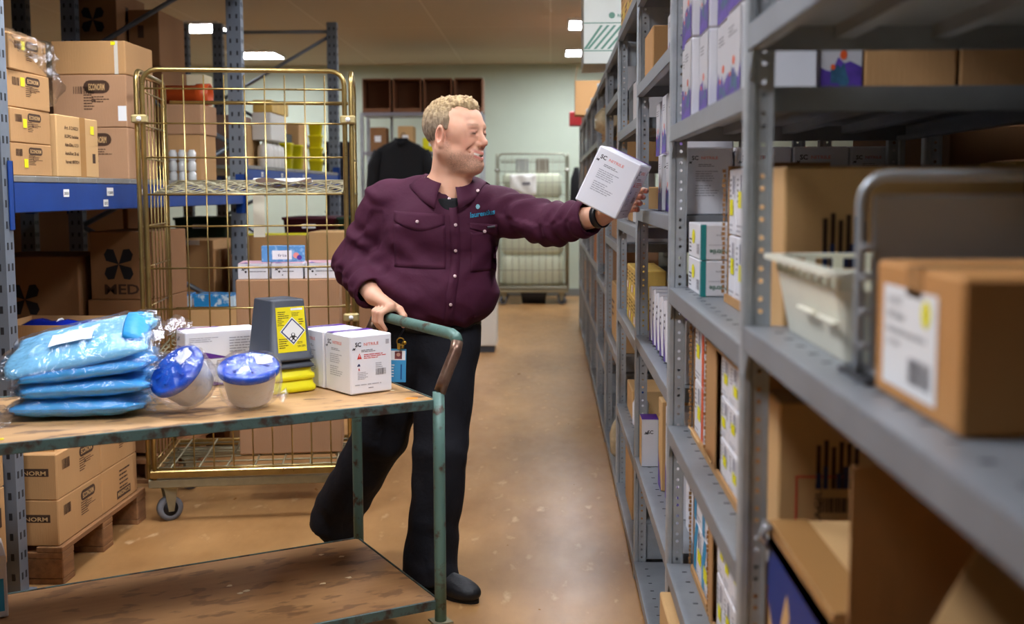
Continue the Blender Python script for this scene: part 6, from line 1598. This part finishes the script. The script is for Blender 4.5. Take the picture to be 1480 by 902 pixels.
U=Field(axis([(-.50,-.22,.005)]),axis([(3.9,4.25,.005)]),axis([(1.30,1.50,.005)])); U.ell((-.385,4.10,1.34),(.14,.118,.13),.02); U.cap((-.37,4.09,1.42),(-.365,4.085,1.455),.086,.080,.03); U.plane((-.36,4.0,1.432),(.0,-.35,1),(-.6,3.8,1.4),(-.1,4.3,1.55),.004)
uv,uf=U.mesh(); to_obj('undershirt',uv,uf,blackc,man)['label']='black undershirt at the open collar'
# ---- trousers
T=Field(axis([(-1.02,-.15,.008)]),axis([(3.72,4.46,.008)]),axis([(-.03,1.03,.008)]))
T.cap((-.53,4.155,.91),(-.385,4.15,.91),.128,.118,.05,sc=(1,1.05,1)); T.ell((-.445,4.15,.97),(.175,.155,.10),.05)
T.cap((-.53,4.13,.87),(-.650,4.165,.53),.122,.100,.04); T.cap((-.650,4.165,.53),(-.845,4.285,.20),.100,.098,.03); T.cap((-.845,4.285,.20),(-.862,4.292,.13),.094,.100,.02)
T.cap((-.392,4.11,.86),(-.410,4.01,.51),.122,.098,.04); T.cap((-.402,4.01,.51),(-.440,3.965,.16),.098,.092,.03); T.cap((-.440,3.965,.16),(-.440,3.950,.05),.092,.104,.02)
T.plane((-.45,3.95,.030),(0.1,-.1,-1),(-.60,3.72,.0),(-.28,4.15,.12),.006); T.plane((-.86,4.29,.105),(-.35,.1,-1),(-1.02,4.1,.0),(-.70,4.46,.2),.006)
T.plane((-.43,4.1,.985),(0,0,1),(-.8,3.8,.9),(-.1,4.4,1.03),.004)
tv,tf=T.mesh(); tv=smooth(tv,tf,2,.5); N=normals(tv,tf); D=np.zeros(len(tv))
for a,b,f,amp in (((-.54,4.13,.9),(-.65,4.165,.53),10,.004),((-.65,4.165,.53),(-.85,4.287,.15),15,.004),((-.345,4.11,.88),(-.402,4.01,.51),9,.004),((-.402,4.01,.51),(-.446,3.958,.08),17,.004)):
    t,d=seg_t(tv,a,b); nz=np.array([mnoise.noise(Vector(v*8)) for v in tv]); wg=np.clip((.16-d)/.05,0,1)*np.clip((t+.1)/.3,0,1)*np.clip((1.15-t)/.2,0,1)*(.4+.9*np.clip(t,0,1)**2); D+=amp*wg*np.sin(f*t+3*nz+1.2*np.arctan2(N[:,0],N[:,1]))
nzz=np.array([mnoise.noise(Vector((v[0]*13,v[1]*13,v[2]*7+v[0]*6))) for v in tv]); D+=.007*nzz*np.clip((.95-tv[:,2])/.5,.3,1); tv=tv+N*D[:,None]; tv=smooth(tv,tf,1,.4)
navy=mat('black_trouser_cloth',(24,25,31),.8,var=.15,scale=6,bump=.3,bscale=40,spec=.3)
to_obj('trousers',tv,tf,navy,man)['label']='black work trousers'
b=MB(); n=40; R_=[]
for rr_,z in ((.0,.945),(.004,.945),(.004,.982),(.0,.982)):
    R_.append([(-.445-PO[0]+(.180+rr_)*math.cos(2*PI*k/n),4.15-PO[1]+(.158+rr_)*math.sin(2*PI*k/n),z) for k in range(n)])
b.loft(R_,cap=False); b.build('belt',[mat('black_leather',(20,19,20),.4)],man)
# ---- shoes
leather=mat('black_shoe_leather',(17,17,20),.55,bump=.2,bscale=60); sole=mat('black_rubber_sole',(14,14,15),.7)
def shoe(heel,toe,pitch,label):
    h=np.array(heel,float); t=np.array(toe,float); d=t-h; L=np.linalg.norm(d); d/=L; up_=np.array((0,0,1.0)); sdv=np.cross(d,up_); sdv/=np.linalg.norm(sdv); up2=np.cross(sdv,d)
    lo=np.minimum(h,t)-.09; hi=np.maximum(h,t)+.13
    K=Field(axis([(lo[0],hi[0],.005)]),axis([(lo[1],hi[1],.005)]),axis([(max(lo[2],-.02),hi[2],.005)]))
    def pt(u,w_,v): return h+d*u*L+sdv*w_+up2*v
    R=np.stack([d,sdv,up2],1)
    K.ell(pt(.18,0,.050),(.062,.040,.055),.03,'+',R); K.ell(pt(.52,0,.042),(.10,.043,.045),.03,'+',R); K.ell(pt(.80,.004,.034),(.068,.049,.036),.03,'+',R); K.cap(pt(.18,0,.06),pt(.16,0,.12),.043,.044,.02)
    K.plane(pt(.5,0,.014),-up2,lo,hi,.004); v,f=K.mesh(); o=to_obj('shoe',v,f,leather,man); o['label']=label
    b=MB(); out=[]
    for i in range(28):
        a=2*PI*i/28; u=.5+.5*math.cos(a)*1.03; wv=math.sin(a)*(.040+.012*max(0,math.cos(a))*.8)*(1 if abs(math.cos(a))<.7 else 1.02); out.append((u,wv))
    rg=[[tuple(pt(u,wv,vv)-PO) for u,wv in out] for vv in (.0,.017)]; b.loft(rg,smooth=False); s_o=b.build('sole',[sole],o)
    b=MB()
    for k in range(4): u=.50+.055*k; b.tube([tuple(pt(u,-.022,.085-.012*k)-PO),tuple(pt(u+.01,0,.0935-.0135*k)-PO),tuple(pt(u,.022,.085-.012*k)-PO)],.0028,6)
    b.build('laces',[sole],o)
shoe((-.487,3.985,.0),(-.262,3.818,.0),0,'black work shoe stepping forward on the floor')
shoe((-.955,4.345,.115),(-.765,4.245,.0),0,'black work shoe with raised heel')
# ---- watch, keys and badge
u=(np.array(WRL)-np.array(ELL)); u/=np.linalg.norm(u); c=np.array(WRL)-u*.004; a1=np.cross(u,(0,0,1.0)); a1/=np.linalg.norm(a1); a2=np.cross(a1,u)
b=MB(); R_=[]
for off,r in ((-.013,.0375),(-.013,.0415),(.013,.0415),(.013,.0375)): R_.append([tuple(c+u*off+(a1*math.cos(2*PI*k/28)+a2*math.sin(2*PI*k/28))*r-PO) for k in range(28)])
b.loft(R_,cap=False); wt=b.build('wristwatch',[blackp],man); wt['label']='black wristband'
b=MB(); M=Matrix.Translation(Vector(c+(-.55*a1+.8*a2)*.046-PO)); b.cbox(-.018,.018,-.012,.012,-.006,.006,.004,M=M); b.build('watch_case',[blackp],wt)
bd=MB().cbox(-.029,.029,-.0015,.0015,-.06,.06,.001,0).build('id_badge',[mat('badge_blue',(70,156,206),.3)],man,tuple(np.array((-.545,3.90,.842))-PO)); bd['label']='blue photo identity badge in a clear holder'; bd.rotation_euler=(0,.03,.1)
p=Print(); p.rect(-.026,.020,.052,.034,paper); p.rect(-.012,.024,.026,.027,mat('badge_photo',(120,60,62),.5),.0003); p.disc(.001,.040,.007,mat('skin_dot',(200,150,128),.5),.0006); p.lines(-.022,-.04,.01,.05,5,paper); p.rect(.010,-.05,.004,.055,mat('badge_navy',(30,76,140),.4),.0003)
me=bpy.data.meshes.new('badge_print'); me.from_pydata([(v[0],-.0022-v[2],v[1]) for v in p.v],[],p.f)
for m in p.mats: me.materials.append(m)
me.polygons.foreach_set('material_index',p.m); place('badge_print',me,bd)
b=MB(); b.tube([(.0,0,.058),(-.004,-.003,.085),(.006,.0,.11),(.02,.03,.13)],.003,6); b.build('badge_cord',[blackp],bd)
b=MB(); kc=(.012,-.006,.088); b.tube([(kc[0]+.013*math.cos(a),kc[1],kc[2]+.013*math.sin(a)) for a in [2*PI*k/18 for k in range(18)]],.0022,6,closed=True)
b.cbox(kc[0]-.012,kc[0]+.0,kc[1]-.004,kc[1]-.001,kc[2]-.028,kc[2]-.006,.001); b.cbox(kc[0]+.004,kc[0]+.013,kc[1]-.006,kc[1]-.003,kc[2]-.024,kc[2]-.004,.001); b.lathe([(.008,0),(.008,.003)],14,0,Matrix.Translation((kc[0]+.014,kc[1]-.003,kc[2]-.004))@Matrix.Rotation(PI/2,4,'X')); kb=b.build('key_ring',[mat('brass_keys',(190,150,60),.3,.9)],man,tuple(np.array((-.545,3.895,.842))-PO)); kb['label']='brass keys on a ring'
# ---- the box he holds
s=(.150,.175,.193)
hb=carton('white glove box held up tilted in the reaching man\'s hand','x' and (0,0,0),s,0,white,'glove_box','box')
hb.matrix_world=Matrix.Translation((.2085,3.665,1.489))@Matrix.Rotation(math.radians(-16),4,'Z')@Matrix.Rotation(math.radians(26),4,'Y')@Matrix.Translation((0,0,-.0975))
put_print(hb,s,'-y',sc_print(s[0],s[2])); put_print(hb,s,'+x',sc_print(s[1],s[2],False,True)); put_print(hb,s,'top',Print().rect(0,.13,.150,.04,purple))
